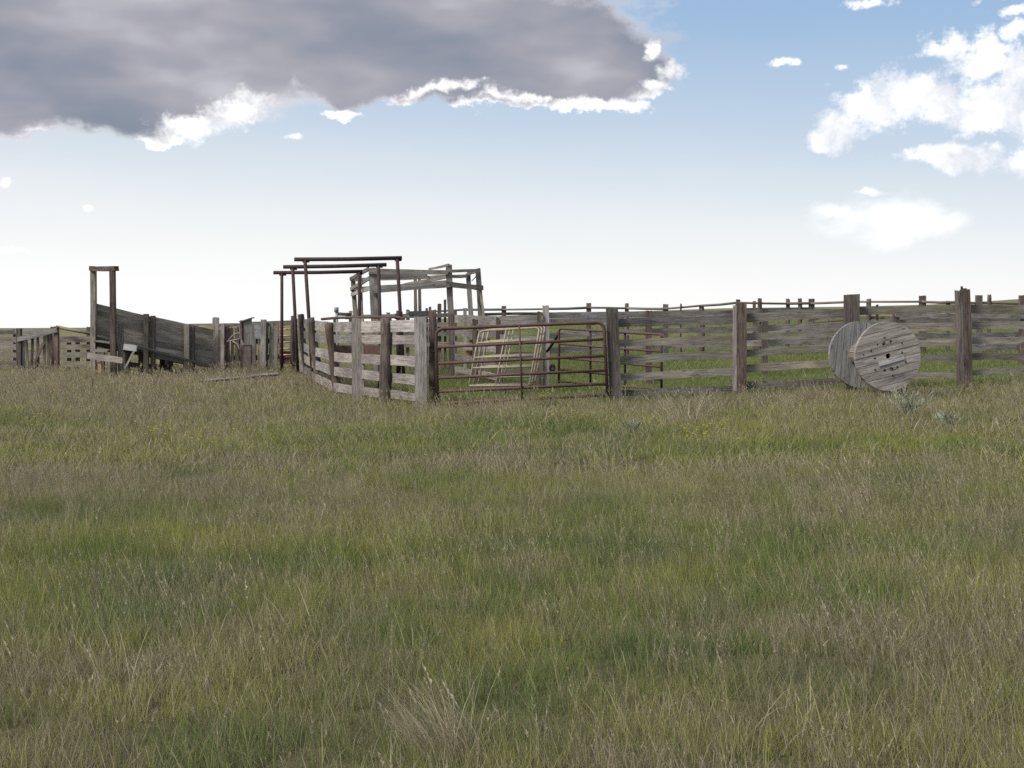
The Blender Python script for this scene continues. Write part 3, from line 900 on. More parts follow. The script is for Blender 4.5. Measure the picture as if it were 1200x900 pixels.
for near in (True, False):
    for i in range(7):                   # seven wall boards
        a0, Y0 = wl(0, near); a1_, Y1 = wl(.98, near)
        top0 = 361 if near else 355.5; top1 = 386.5 if near else 384
        y0 = top0 + i * 7.2; y1 = top1 + i * 7.2 * (35.6 / 37) * (.93)
        for s0, s1 in ((0, .40), (.40, .74), (.74, 1)):
            if i > 5 and s0 < .3 and near: continue
            xa, Ya_ = wl(s0, near); xb, Yb2 = wl(s1, near)
            k0 = y0 + (y1 - y0) * s0; k1 = y0 + (y1 - y0) * s1
            brd(ch, (xa, k0 + random.uniform(-.3, .2), k0 + 7.15, Ya_), (xb, k1 + random.uniform(-.3, .2), k1 + 6.9, Yb2), W_CHUTE, back=.08 if near else -.08, t=.04, name='wall_board', warp=.5, ragged=.005)
for s_, px, yt, wp, mt in ((.33, 171.5, 368, 5.5, W_MOSS), (.40, 179.5, 370, 4.5, W_BROWN), (.72, 219, 380, 6, W_MOSS), (.79, 226, 382.5, 3.5, W_BROWN)):
    fr(px, yt, wl(s_, True)[1] - .06, wp, mt, yb=440 - 8 * s_)
fr(253, 372, 37.2, 7.5, W_PALE, yb=432, ln=-1.5, depth=.07)
fr(141.5, 379, 35.5, 6.4, W_GREY, yb=441, depth=.05)
for s_ in (.33, .72):
    xx, YY = wl(s_, False); fr(xx, 372 + 20 * (s_ - .33), YY + .05, 5, W_DARK)
# stringer and ramp floor
plank(P(146, 402.5, 35.45), P(247, 429, 36.9), .055, .09).build('stringer', W_MOSS, ch)
plank(P(112, 396, 36.7), P(235, 428, 38.2), .08, .09).build('stringer', W_DARK, ch)
fl = MB()
for k in range(26):
    s_ = k / 25.
    xa, Ya_ = wl(s_, True); xb, Yb2 = wl(s_, False)
    plank(P(xa, 402 + 27 * s_, Ya_ + .05), P(xb, 399 + 28 * s_, Yb2 - .05), .17, .03, Vector((0, 0, 1)), .3, .005, fl)
fl.build('ramp_floor', W_DARK, ch)
for px, Y in ((150, 36.2), (165, 36.9), (200, 37), (120, 36.5), (190, 37.5)):
    bpost(ch, px, 412, 440, Y, 5, W_BARK, 'sq', name='support')
brd(ch, (150, 424, 430, 36.6), (205, 429, 435, 37), W_DARK, back=0)
# plank shelf on the end
sh = thing('plank_shelf', 'pale weathered plank nailed level across the foot of the chute end frame', 'plank', P(123, 420, 35.2))
plank(P(103, 417.2, 35.2), P(143.5, 422.4, 35.1), .15, .05, ragged=.015).build('plank', W_PALE, sh)
bpost(sh, 117.3, 424, 441, 35.25, 3.4, W_TAN, depth=.07, name='prop')
plank(P(110.5, 411, 35.6), P(129, 411.5, 35.5), .06, .2, ragged=.03).build('offcut', W_PALE, sh)
wbk = thing('bracket', 'whitish board with a slanting strut fixed to the chute wall', 'bracket', P(153, 408, 35.3))
plank(P(145, 406.5, 35.35), P(160.3, 408.6, 35.3), .15, .04, ragged=.004).build('board', WHITE, wbk)
plank(P(157.5, 411.5, 35.3), P(146.5, 431.5, 35.35), .045, .04, ragged=.004).build('strut', WHITE, wbk)

# ------------------------------------------------------------------ wall of upright slabs between chute and alley
sw = root_at('slab_wall', 'uneven wall of dark upright slabs between the chute and the pipe hoops', 'fence', 300, 430, 38.5)
YS = 38.4
brd(sw, (217, 379.5, 382, YS + .9), (285, 379, 384, YS + .2), W_DARK, back=0)
brd(sw, (283, 377.5, 383, YS), (345, 375, 381, YS), W_MOSS, back=.08)
brd(sw, (258, 398, 404, YS), (345, 396, 402, YS), W_DARK, back=.08)
brd(sw, (258, 417, 423, YS), (345, 414, 420, YS), W_DARK, back=.08)
x = 257.5
while x < 341:
    if 326 < x < 341: x += 3; continue
    wp = random.uniform(3.6, 6.8)
    yt = 379 + random.uniform(-1.5, 5) if x > 285 else 384 + random.uniform(-3, 5)
    mt = random.choice([W_BARK, W_BROWN, W_DARK, W_BROWN, W_DARK] if x < 284 else [W_GREY, W_DARK, W_BROWN, W_GREY, W_MOSS])
    a = P(x + random.uniform(-.7, .7), yt, YS); b0 = P(x + random.uniform(-1, 1), 432, YS)
    plank(Vector((b0.x, b0.y, gz(b0.x, b0.y) - .1)), a, px2m(wp, YS), .06 + .05 * random.random(), ragged=.03, warp=2).build('slab', mt, sw)
    x += wp + random.choice([.15, .3, .9, 1.6])
bpost(sw, 309, 374.5, 428, YS - .1, 6, W_GREY); bpost(sw, 261, 379, 430, YS - .1, 4, W_PALE)
for pts in (((266.5, 400), (284.5, 396.8)), ((270, 399), (270.5, 424)), ((266, 401), (273, 393), (279, 390), (284, 393)), ((273, 400), (279, 404), (281, 412))):
    tube([P(a_, b_, YS - .25) for a_, b_ in pts], .02, rad=.05).build('pale_stick', W_PALE, sw, True)
plank(P(302, 381, YS - .12), P(302, 397, YS - .12), .17, .02).build('tin_patch', STEEL, sw)

mbx = thing('wooden_box', 'grey wooden box with a slanting lid on a dark square post before the slab wall', 'post box', P(290, 434, 36.6))
YM = 36.6
bm = MB()
x0, x1 = 284, 295; dpt = .28


def pv(px, py, dy): q_ = P(px, py, YM); return Vector((q_.x, q_.y + dy, q_.z))


fA = [pv(284.5, 404.5, 0), pv(295, 404, 0), pv(295.2, 373, 0), pv(284.5, 376, 0)]
fB = [p + Vector((-.10, dpt, 0)) for p in fA]
bm.add(fA + fB, [[0, 1, 2, 3], [5, 4, 7, 6], [4, 0, 3, 7], [1, 5, 6, 2], [4, 5, 1, 0]],
       [[(0, 0), (.01, .25), (.7, .25), (.7, 0)]] * 5)
bm.build('box_body', W_GREY, mbx)
plank(pv(281, 377, .12), pv(296, 372.2, .12), .36, .025, Vector((.2, 0, 1)), .3, .01).build('lid', W_GREY, mbx)
plank(pv(282.6, 376, .05), pv(282.9, 398, .05), .05, .2, warp=.3).build('side_strip', W_BARK, mbx)
bpost(mbx, 290.5, 403, 436, YM + .1, 8.5, W_BARK, depth=.17)

rp = root_at('ladder_panel', 'narrow red rusty rung panel wedged between slab wall and dark log posts', 'panel', 335, 425, 37.8)
YR = 37.8
tube([P(329, 376, YR), P(329.5, 427, YR)], .05).build('upright', RUST_R, rp, True); tube([P(341.5, 378, YR), P(341.5, 427, YR)], .03).build('upright', RUST_R, rp, True)
for y in (386, 393.5, 401, 408.5, 416): tube([P(328, y, YR - .05), P(342.5, y, YR - .05)], .022).build('rung', RUST_P, rp, True)
plank(P(328, 419, YR + .02), P(342, 419, YR + .02), .34, .02, warp=.2).build('plate', RUST_R, rp)

# ------------------------------------------------------------------ left end: hay rack and pasture fence
hr = root_at('hay_rack', 'weathered hay rack with upright slats under a slanting board at the far left', 'hay rack', 44, 438, 40)
YH = 40
bpost(hr, 22.5, 385, 439, YH, 5.5, W_BROWN, depth=.15); bpost(hr, 66.5, 382.5, 438, YH, 4.5, W_BARK, depth=.15); bpost(hr, 62, 383, 438, YH + .5, 4, W_BARK, depth=.15)
plank(P(20, 398, YH - .1), P(67, 386.5, YH - .1), px2m(5.5, YH), .04).build('top_board', W_GREY, hr)
for px, ln in ((27.5, 0), (31, 1), (38, -1), (44.5, 0), (52, 0), (56, 1), (59.5, 0)):
    plank(P(px, 398 - (px - 22) * .22, YH), P(px + ln, 438, YH), px2m(2.6, YH), .05, ragged=.01).build('slat', random.choice([W_BROWN, W_DARK, W_GREY]), hr)
plank(P(51, 402, YH - .06), P(37, 434, YH - .06), px2m(2.6, YH), .04).build('brace', W_BROWN, hr)
plank(P(22, 431, YH + .1), P(67, 430, YH + .1), px2m(3, YH), .04).build('bottom_board', W_DARK, hr)

pf = root_at('board_fence', 'dark board fence at the far left behind the hay rack', 'fence', 20, 436, 42.5)
for px, yt in ((-110, 388), (-45, 387), (18, 386), (81, 399), (91, 400), (104, 383)):
    bpost(pf, px, yt, 438, 42.5, 4.2, W_BARK)
for y0, y1, mt in ((386.5, 392, W_GREY), (395, 401.5, W_GREY), (404, 410, W_MOSS), (413, 419.5, W_MOSS), (423.5, 430, W_MOSS)):
    xs = [-110, -45, 18, 68, 125]
    for a, b_ in zip(xs, xs[1:]):
        if y0 == 386.5 and a > 60: continue
        brd(pf, (a, y0 + random.uniform(-.6, .6), y1, 42.5), (b_, y0 + random.uniform(-.6, .6) - .3, y1 - .3, 42.5), mt, back=-.1, ext=.02)
tube([P(66, 383, 42.3), P(107, 391, 42)], .05).build('slack_pole', W_DARK, pf, True)

# ------------------------------------------------------------------ loose board in the grass, stake
lbz = MB()
a = P(235, 455, 31.0); b_ = P(326, 443.5, 33.2)
plank(Vector((a.x, a.y, gz(a.x, a.y) + .17)), Vector((b_.x, b_.y, gz(b_.x, b_.y) + .22)), .09, .05, Vector((0, -.6, .8)), 2, .03, lbz)
tagm(lbz.build('fallen_board', W_GREY), 'long grey board lying loose in the grass below the slab wall', 'board')
sk = MB(); a = P(109, 466, 29); log([Vector((a.x, a.y, gz(a.x, a.y))), P(109, 455, 29), P(108.5, 445, 29)], .018, .012, mb=sk)
tagm(sk.build('stake', W_BROWN), 'thin brown stake alone in the grass below the chute end frame', 'stake')

# ------------------------------------------------------------------ grass
def grass_mat(name, ramp_g, transl=.45):
    m, t, out = new_mat(name)
    at = t.node('ShaderNodeAttribute', attribute_type='INSTANCER', attribute_name='tint').outputs['Fac']
    dr = t.node('ShaderNodeAttribute', attribute_type='INSTANCER', attribute_name='dry').outputs['Fac']
    bl = t.node('ShaderNodeAttribute', attribute_type='GEOMETRY', attribute_name='bv').outputs['Fac']
    hh = t.node('ShaderNodeAttribute', attribute_type='GEOMETRY', attribute_name='hh').outputs['Fac']
    k = t.m('ADD', t.m('MULTIPLY', at, .6), t.m('MULTIPLY', bl, .4))
    col = t.ramp(k, ramp_g)
    drycol = t.ramp(bl, [(0, (.14, .115, .075)), (.5, (.26, .22, .15)), (1, (.42, .365, .26))])
    f = t.m('ADD', t.m('ADD', dr, t.m('MULTIPLY', t.m('SUBTRACT', t.m('FRACT', t.m('MULTIPLY', bl, 9.7)), .5), .9)), t.m('MULTIPLY', hh, .22))
    col = t.mix(t.mr(f, .35, .75), col, drycol)
    d = t.node('ShaderNodeBsdfDiffuse'); t.put(d.inputs[0], col)
    tr = t.node('ShaderNodeBsdfTranslucent'); t.put(tr.inputs[0], col)
    ms = t.node('ShaderNodeMixShader'); ms.inputs[0].default_value = transl
    t.l.new(d.outputs[0], ms.inputs[1]); t.l.new(tr.outputs[0], ms.inputs[2]); t.l.new(ms.outputs[0], out.inputs[0])
    return m


G_MAT = grass_mat('prairie grass', [(0, (.075, .118, .052)), (.25, (.12, .172, .06)), (.5, (.185, .215, .065)), (.75, (.265, .265, .078)), (1, (.32, .30, .11))])
S_MAT = grass_mat('seeding dry grass', [(0, (.20, .19, .09)), (.5, (.31, .27, .165)), (1, (.46, .40, .28))])


class Blades:
    def __init__(s): s.v = []; s.f = []; s.bv = []; s.hh = []

    def blade(s, x, y, h, wd, az, lean, curve, bv, z0=0., seg=3, hh0=0., hh1=1.):
        b = len(s.v); dx, dy = math.cos(az), math.sin(az)
        fa = random.uniform(0, 3.14); wx, wy = math.cos(fa), math.sin(fa)
        for i in range(seg + 1):
            q = i / seg
            off = h * (lean * q + curve * q * q); z = z0 + h * q * math.sqrt(max(.15, 1 - (lean * .7 + curve * q) ** 2))
            ww = wd * (1 - .75 * q) / 2
            cx, cy = x + dx * off, y + dy * off
            if i < seg:
                s.v += [(cx - wx * ww, cy - wy * ww, z), (cx + wx * ww, cy + wy * ww, z)]; s.bv += [bv] * 2; s.hh += [hh0 + (hh1 - hh0) * q] * 2
            else:
                s.v.append((cx, cy, z)); s.bv.append(bv); s.hh.append(hh1)
        for i in range(seg - 1):
            s.f.append((b + 2 * i, b + 2 * i + 1, b + 2 * i + 3, b + 2 * i + 2))
        s.f.append((b + 2 * seg - 2, b + 2 * seg - 1, b + 2 * seg))
        return cx, cy, z

    def seed(s, x, y, h, wd, az, lean, curve, bv, hl, hw):
        cx, cy, z = s.blade(x, y, h, wd, az, lean, curve, bv)
        dx, dy = math.cos(az), math.sin(az)
        n = 9
        for i in range(n):
            q = i / (n - 1); zz = z - hl * (1 - q) * .8; back = hl * (1 - q) * (lean + curve)
            a2 = random.uniform(0, 6.28)
            bx = cx - dx * back; by = cy - dy * back; b = len(s.v); l = hw * (1.3 - q) * random.uniform(.6, 1.3)
            s.v += [(bx, by, zz), (bx + math.cos(a2) * l, by + math.sin(a2) * l, zz + hl * .20), (bx + dx * hl * .1, by + dy * hl * .1, zz + hl * .34)]
            s.bv += [min(1, bv + .15)] * 3; s.hh += [1.] * 3
            s.f.append((b, b + 1, b + 2))

    def mesh(s, name, mat):
        me = bpy.data.meshes.new(name); me.from_pydata(s.v, [], s.f)
        for nm, d in (('bv', s.bv), ('hh', s.hh)):
            a = me.attributes.new(nm, 'FLOAT', 'POINT'); a.data.foreach_set('value', d)
        me.materials.append(mat)
        return me


WIND = math.pi * .97   # stems lean to the left of the picture


def clump(kind, wide=1.):
    B = Blades()
    rr = .17
    def pos(r=rr):
        a = random.uniform(0, 6.28); q = r * math.sqrt(random.random()); return q * math.cos(a), q * math.sin(a)
    def dirn(bias=.5):
        a = random.uniform(0, 6.28)
        vx = math.cos(a) + bias * math.cos(WIND); vy = math.sin(a) + bias * math.sin(WIND)
        return math.atan2(vy, vx)
    if kind == 'green':
        for _ in range(int(64 / wide)):
            x, y = pos(); B.blade(x, y, random.uniform(.07, .19), random.uniform(.0026, .0046) * wide, dirn(.35), random.uniform(.02, .3), random.uniform(0, .45), random.random())
    elif kind == 'dry':
        for _ in range(int(60 / wide)):
            x, y = pos(); B.blade(x, y, random.uniform(.05, .17), random.uniform(.0018, .0032) * wide, dirn(.25), random.uniform(.1, .7), random.uniform(0, .8), random.random())
        for _ in range(int(14 / wide)):
            x, y = pos(); B.blade(x, y, random.uniform(.09, .19), random.uniform(.0026, .004) * wide, dirn(.3), random.uniform(.05, .3), random.uniform(0, .4), random.random())
    elif kind == 'seed':
        for _ in range(int(13 / wide)):
            x, y = pos(.14); B.seed(x, y, random.uniform(.14, .29), random.uniform(.0014, .0022) * wide, dirn(.9), random.uniform(.02, .25), random.uniform(.0, .3), random.uniform(.2, .9),
                                    random.uniform(.03, .06), random.uniform(.003, .006) * (1 + (wide - 1) * .5))
        for _ in range(int(18 / wide)):
            x, y = pos(.14); B.blade(x, y, random.uniform(.08, .2), random.uniform(.002, .0032) * wide, dirn(.5), random.uniform(.1, .5), random.uniform(.1, .6), random.random() * .6)
    return B


lib = bpy.data.collections.new('grass_library')      # clump shapes, only ever drawn through the grass objects
kinds = []
for nm, kd, wd_, n_, mt in (('a_green', 'green', 1, 6, G_MAT), ('b_dry', 'dry', 1, 5, G_MAT), ('c_seed', 'seed', 1, 6, S_MAT),
                            ('d_greenfar', 'green', 2.0, 4, G_MAT), ('e_dryfar', 'dry', 2.0, 3, G_MAT), ('f_seedfar', 'seed', 1.9, 4, S_MAT)):
    st = len(kinds)
    for i in range(n_):
        o = bpy.data.objects.new('%s_%02d' % (nm, i), clump(kd, wd_).mesh(nm, mt)); lib.objects.link(o); kinds.append(o.name)
IDX = {'green': (0, 6), 'dry': (6, 11), 'seed': (11, 17), 'greenf': (17, 21), 'dryf': (21, 24), 'seedf': (24, 28)}


def vnoise(x, y, sc, seed):
    """smooth value noise in 0..1"""
    r = np.random.default_rng(seed); T = r.random((256, 256))
    x = x / sc + 100; y = y / sc + 100
    xi = np.floor(x).astype(int); yi = np.floor(y).astype(int); fx = x - xi; fy = y - yi
    fx = fx * fx * (3 - 2 * fx); fy = fy * fy * (3 - 2 * fy)
    g = lambda a, b: T[a % 256, b % 256]
    return (g(xi, yi) * (1 - fx) + g(xi + 1, yi) * fx) * (1 - fy) + (g(xi, yi + 1) * (1 - fx) + g(xi + 1, yi + 1) * fx) * fy


def fbm(x, y, sc, seed):
    return (vnoise(x, y, sc, seed) + .55 * vnoise(x, y, sc * .45, seed + 1) + .35 * vnoise(x, y, sc * .2, seed + 2)) / 1.9


def sstep(a, b, v):
    q = np.clip((v - a) / (b - a), 0, 1); return q * q * (3 - 2 * q)


PTS = {'xyz': [], 'rot': [], 'scl': [], 'idx': [], 'tint': [], 'dry': []}


def scatter(y0, y1, dens, far):
    # wedge seen by the camera plus a margin to each side
    xm = lambda y: .37 * y + 2.5
    area = 2 * xm(y1) * (y1 - y0)
    n = int(area * dens); x = rng.uniform(-xm(y1), xm(y1), n); y = rng.uniform(y0, y1, n)
    k = np.abs(x) < xm(y); x, y = x[k], y[k]; n = len(x)
    px = 600 + F * x / np.maximum(y, .5)
    ca, sa = math.cos(.25), math.sin(.25)
    xs, ysr = x * ca + y * sa, (-x * sa + y * ca)
    green = fbm(xs * .6, ysr, 1.5, 3)              # where it is green
    dry = fbm(xs * .5, ysr, 1.9, 21)
    seed = fbm(xs * .7, ysr, 1.2, 40)
    tall = fbm(x, y, 2.5, 60)
    dryv = .5 + (dry - .5) * 1.7 - (green - .5) * .65 + 1.3 * (fbm(x * .8, y, .45, 99) - .5) + rng.normal(0, .06, n)
    # pens: lush green; weedy tan border along the fences and before the chute
    pen = sstep(25.2, 26.5, y - .0 * x) * (px > 500)
    penl = sstep(24.5, 25.5, y) * (px > 508) * (px < 720)
    chute = sstep(22, 29, y) * (1 - sstep(370, 450, px))
    dryv = dryv - .5 * pen - .15 * penl + .22 * chute * (1 - sstep(37, 39, y))
    fronttan = sstep(19.5, 22.5, y) * (1 - sstep(25, 25.8, y))
    dryv = dryv + .10 * fronttan * (px > 720) - .04 + .22 * chute * (1 - sstep(37, 39, y))
    tint = np.clip(.52 + (green - .5) * -.9 + 1.5 * (fbm(x * .8, y, .55, 77) - .5) + rng.normal(0, .08, n), 0, 1)
    tint = np.where(pen > .5, np.clip(tint * .42 + .10, 0, 1), tint)
    rt = np.exp(-((px - 1020) / 190) ** 2 - ((y - 11.5) / 2.2) ** 2)
    tint = np.clip(tint + .08 + .22 * chute, 0, 1) * (pen < .5) + tint * (pen >= .5)
    sw_ = .12 + .55 * rt + .42 * sstep(.48, .68, seed) + .75 * chute + .25 * fronttan - .45 * pen
    u = rng.random(n)
    pr = np.clip(sw_, .04, .8) * .62
    isd = u < pr
    isdry = (~isd) & (u < pr + (1 - pr) * np.clip(.12 + .75 * (dryv - .3), .05, .8))
    z = ground_z(x, y)
    sz = np.maximum(.78, .60 + .52 * tall) * rng.uniform(.8, 1.3, n) * np.where(rng.random(n) < .03, 1.6, 1.)
    sz = sz * (1 + .42 * chute + .15 * fronttan + .15 * rt)
    zs = sz * np.where(isd, 1. + .15 * fronttan, 1.)
    f = 'f' if far else ''
    idx = np.empty(n, int)
    for nm, msk in (('seed', isd), ('dry', isdry), ('green', ~(isd | isdry))):
        a, b = IDX[nm + f]; idx[msk] = rng.integers(a, b, msk.sum())
    wsc = (1.25 if far else 1.) * (1 + np.maximum(y - 25, 0) * .012)
    rot = np.stack([rng.normal(0, .05, n), rng.normal(-.05, .05, n), rng.uniform(-.7, .7, n)], 1)
    # green and dry clumps may turn freely; seed stems keep leaning with the wind
    rot[~isd, 2] = rng.uniform(-1.4, 1.4, (~isd).sum())
    PTS['xyz'].append(np.stack([x, y, z - .01], 1)); PTS['rot'].append(rot)
    PTS['scl'].append(np.stack([wsc * sz, wsc * sz, zs], 1)); PTS['idx'].append(idx)
    PTS['tint'].append(tint); PTS['dry'].append(np.clip(dryv, 0, 1) * .75)


scatter(-1.5, 2.8, 14, False)
scatter(2.8, 8, 84, False)
scatter(8, 14, 60, False)
scatter(14, 22, 30, True)
scatter(22, 34, 22, True)
scatter(34, 50, 12, True)
scatter(50, 85, 4, True)
for k in PTS: PTS[k] = np.concatenate(PTS[k])
print('clumps', len(PTS['idx']))


def instancer(name, sel, label_kind='stuff'):
    n = int(sel.sum()); me = bpy.data.meshes.new(name)
    me.vertices.add(n); me.vertices.foreach_set('co', PTS['xyz'][sel].astype(np.float32).ravel())
    for nm, ty, key in (('rot', 'FLOAT_VECTOR', 'rot'), ('scl', 'FLOAT_VECTOR', 'scl')):
        a = me.attributes.new(nm, ty, 'POINT'); a.data.foreach_set('vector', PTS[key][sel].astype(np.float32).ravel())
    a = me.attributes.new('idx', 'INT', 'POINT'); a.data.foreach_set('value', PTS['idx'][sel].astype(np.int32))
    for nm in ('tint', 'dry'):
        a = me.attributes.new(nm, 'FLOAT', 'POINT'); a.data.foreach_set('value', PTS[nm][sel].astype(np.float32))
    o = bpy.data.objects.new(name, me); COL.objects.link(o); o['kind'] = 'stuff'
    me.materials.append(G_MAT)
    ng = bpy.data.node_groups.new(name, 'GeometryNodeTree')
    ng.interface.new_socket('Geometry', in_out='INPUT', socket_type='NodeSocketGeometry')
    ng.interface.new_socket('Geometry', in_out='OUTPUT', socket_type='NodeSocketGeometry')
    N = ng.nodes; L = ng.links
    gi = N.new('NodeGroupInput'); goo = N.new('NodeGroupOutput')
    iop = N.new('GeometryNodeInstanceOnPoints'); ci = N.new('GeometryNodeCollectionInfo')
    ci.inputs['Collection'].default_value = lib; ci.inputs['Separate Children'].default_value = True; ci.inputs['Reset Children'].default_value = True

    def na(nm, ty):
        q = N.new('GeometryNodeInputNamedAttribute'); q.data_type = ty; q.inputs['Name'].default_value = nm; return q.outputs['Attribute']
    L.new(gi.outputs[0], iop.inputs['Points']); L.new(ci.outputs[0], iop.inputs['Instance'])
    iop.inputs['Pick Instance'].default_value = True
    L.new(na('idx', 'INT'), iop.inputs['Instance Index'])
    er = N.new('FunctionNodeEulerToRotation'); L.new(na('rot', 'FLOAT_VECTOR'), er.inputs[0]); L.new(er.outputs[0], iop.inputs['Rotation'])
    L.new(na('scl', 'FLOAT_VECTOR'), iop.inputs['Scale'])
    L.new(iop.outputs[0], goo.inputs[0])
    md = o.modifiers.new('scatter', 'NODES'); md.node_group = ng
    return o


isseed = ((PTS['idx'] >= 11) & (PTS['idx'] < 17)) | (PTS['idx'] >= 24)
tagm(instancer('prairie_grass', ~isseed), 'short mixed green and brown prairie grass covering the whole field', 'grass')
tagm(instancer('seeding_grass', isseed), 'tan seeding grass stems leaning left through the field', 'grass')


# ------------------------------------------------------------------ single plants
def plain_leaf(name, cols, transl=.25):
    m, t, out = new_mat(name)
    bl = t.node('ShaderNodeAttribute', attribute_type='GEOMETRY', attribute_name='bv').outputs['Fac']
    col = t.ramp(bl, [(i / (len(cols) - 1), c_) for i, c_ in enumerate(cols)])
    d = t.node('ShaderNodeBsdfDiffuse'); t.put(d.inputs[0], col); tr = t.node('ShaderNodeBsdfTranslucent'); t.put(tr.inputs[0], col)
    ms = t.node('ShaderNodeMixShader'); ms.inputs[0].default_value = transl
    t.l.new(d.outputs[0], ms.inputs[1]); t.l.new(tr.outputs[0], ms.inputs[2]); t.l.new(ms.outputs[0], out.inputs[0])
    return m


STRAW = plain_leaf('straw', [(.16, .135, .085), (.30, .255, .17), (.46, .40, .285)])
SAGE = plain_leaf('sage leaves', [(.17, .185, .13), (.27, .285, .21), (.38, .395, .30)])
STEM = plain_leaf('green stems', [(.07, .10, .04), (.12, .15, .05)])
YEL = plain_leaf('yellow petals', [(.45, .33, .02), (.6, .46, .03)], .2)


def tuft(px, py, Y, n, h0, h1, spread, wd, label, bias=1.2, fan=.55, seeds=True, mat=None, name='grass_tuft', cat='grass tuft', seed_p=.4, rad=.75):
    p = P(px, py, Y); B = Blades()
    for i in range(n):
        a = random.uniform(0, 6.28); r_ = spread * math.sqrt(random.random()); x, y = r_ * math.cos(a), r_ * math.sin(a)
        aa = math.atan2(math.sin(a) * rad + bias * math.sin(WIND) * random.random(), math.cos(a) * rad * 1.2 + bias * math.cos(WIND) * random.uniform(.1, 1.1))
        if seeds and random.random() < seed_p:
            B.seed(x, y, random.uniform(h0, h1), wd * random.uniform(.7, 1.2), aa, random.uniform(.1, fan), random.uniform(.1, .45), random.random(), random.uniform(.04, .08), random.uniform(.004, .009))
        else:
            B.blade(x, y, random.uniform(h0 * .6, h1), wd * random.uniform(.7, 1.2), aa, random.uniform(.1, fan), random.uniform(.1, .5), random.random(), seg=4)
    o = bpy.data.objects.new(name, B.mesh(name, mat or STRAW)); COL.objects.link(o)
    g_ = ground_y(px, py); o.location = g_
    return tagm(o, label, cat)


def ground_y(px, py):
    """where the sight line through (px, py) meets the ground"""
    lo, hi = 2., 60.
    for Y in np.arange(3, 60, .05):
        p = P(px, py, Y)
        if p.z < gz(p.x, p.y): return Vector((p.x, p.y, gz(p.x, p.y)))
    return P(px, py, 30)


tuft(524, 886, 0, 330, .15, .38, .15, .0027, 'big straw coloured grass tuft fanning left in the near foreground', bias=1.5, fan=.5, seed_p=.04, rad=.45)
tuft(130, 815, 0, 26, .2, .42, .12, .003, 'sparse pale stalks sticking up at the lower left')
tuft(800, 500, 0, 130, .35, .62, .22, .007, 'pale feathery tuft leaning left just below the gate post')
tuft(1010, 590, 0, 70, .3, .5, .25, .005, 'loose pale tuft of seed stems in the middle right of the field')
tuft(722, 468, 0, 120, .25, .5, .3, .007, 'tan grass tuft grown up around the foot of the brown gate post')
tuft(395, 455, 0, 130, .3, .55, .35, .008, 'tan grass tuft at the foot of the leaning dark log post')
tuft(880, 462, 0, 100, .25, .42, .4, .007, 'rust brown grass tuft at the foot of the fence post with the pale batten')


def sage(px, py, size, n, label):
    B = Blades()
    for i in range(n):
        a = random.uniform(0, 6.28); aa = math.atan2(math.sin(a) * .8, math.cos(a) - .35); le = random.uniform(.25, .85); h = size * random.uniform(.5, 1.)
        x0, y0 = random.uniform(-.08, .08), random.uniform(-.08, .08)
        B.blade(x0, y0, h, .009, aa, le, .1, random.random() * .4, seg=4)
        for k in range(20):
            q = .25 + .75 * k / 20; off = h * (le * q + .1 * q * q); z = h * q * math.sqrt(max(.15, 1 - (le * .7 + .1 * q) ** 2))
            B.blade(x0 + math.cos(aa) * off, y0 + math.sin(aa) * off, random.uniform(.04, .08), .013, aa + random.uniform(-1.5, 1.5), random.uniform(.1, .6), .2, random.random(), z0=z, seg=2)
    o = bpy.data.objects.new('sagebrush', B.mesh('sagebrush', SAGE)); COL.objects.link(o); o.location = ground_y(px, py)
    return tagm(o, label, 'sagebrush')


sage(1066, 488, .50, 34, 'pale silver green sagebrush in front of the wooden spool')
sage(1112, 500, .24, 18, 'low dull sagebrush in the grass to the right of the pale one by the spool')
sage(745, 508, .2, 12, 'small grey sagebrush sprawling in the grass below the gate')

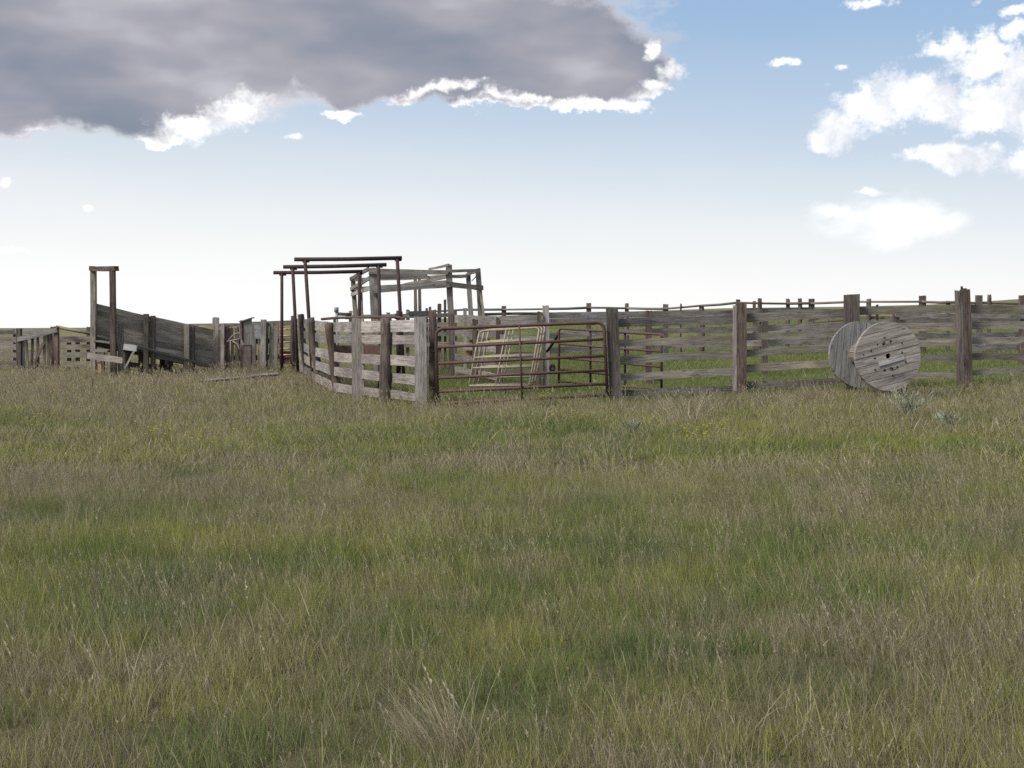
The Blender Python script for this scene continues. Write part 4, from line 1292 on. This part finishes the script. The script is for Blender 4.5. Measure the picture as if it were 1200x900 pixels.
fl_pts = [(703, 472, .30, 'yellow flowers at the foot of the brown gate post'), (643, 482, .26, 'yellow flowers under the middle of the rusty gate'),
          (655, 500, .2, 'few yellow flowers in the grass just below the gate'), (300, 468, .34, 'yellow flowering weeds beside the loose grey board'),
          (65, 476, .3, 'yellow weeds in the tall grass at the far left'), (40, 515, .22, 'faint yellow flowers at the left edge of the field'),
          (180, 528, .22, 'small patch of yellow flowers in the left of the field'), (250, 530, .2, 'second small patch of yellow flowers right of the first in the left of the field'),
          (825, 533, .25, 'yellow flowers in a green patch left of centre right')]
fl_pts[-1] = (828, 533, .25, 'yellow flowers in the grass below the fence post with the pale batten')
for px, py, h, lab in fl_pts:
    root = thing('wildflower', lab, 'wildflower', ground_y(px, py), 'yellow wildflowers in the grass')
    S = Blades(); Fb = Blades()
    spread = .55 if h > .28 else .35
    for i in range(22 if px > 600 else 12):
        x, y = random.gauss(0, spread * .5), random.gauss(0, .25); hh_ = h * random.uniform(.8, 1.45); a = random.uniform(0, 6.28)
        cx, cy, z = S.blade(x, y, hh_, .006, a, .08, .05, random.random())
        for k in range(3): S.blade(x, y, hh_ * .7, .012, random.uniform(0, 6.28), .3, .3, random.random())
        for k in range(6):
            b = len(Fb.v); a2 = k * 1.047; r2 = .017
            Fb.v += [(cx, cy, z), (cx + r2 * math.cos(a2), cy + r2 * math.sin(a2), z + .010), (cx + r2 * math.cos(a2 + .8), cy + r2 * math.sin(a2 + .8), z + .008)]
            Fb.bv += [random.random()] * 3; Fb.hh += [1.] * 3; Fb.f.append((b, b + 1, b + 2))
    for nm, Q, mt in (('stem', S, STEM), ('blossom', Fb, YEL)):
        o = bpy.data.objects.new(nm, Q.mesh(nm, mt)); COL.objects.link(o); o.parent = root

# ------------------------------------------------------------------ render settings
vs_ = SC.view_settings
vs_.view_transform = 'Standard'; vs_.look = 'None'; vs_.gamma = 1; vs_.exposure = 1.0; vs_.use_curve_mapping = False
SC.render.engine = 'CYCLES'
SC.cycles.max_bounces = 5; SC.cycles.diffuse_bounces = 2; SC.cycles.transmission_bounces = 4; SC.cycles.glossy_bounces = 2
SC.cycles.use_denoising = False
try:
    SC.cycles.use_denoising = False
except Exception:
    pass
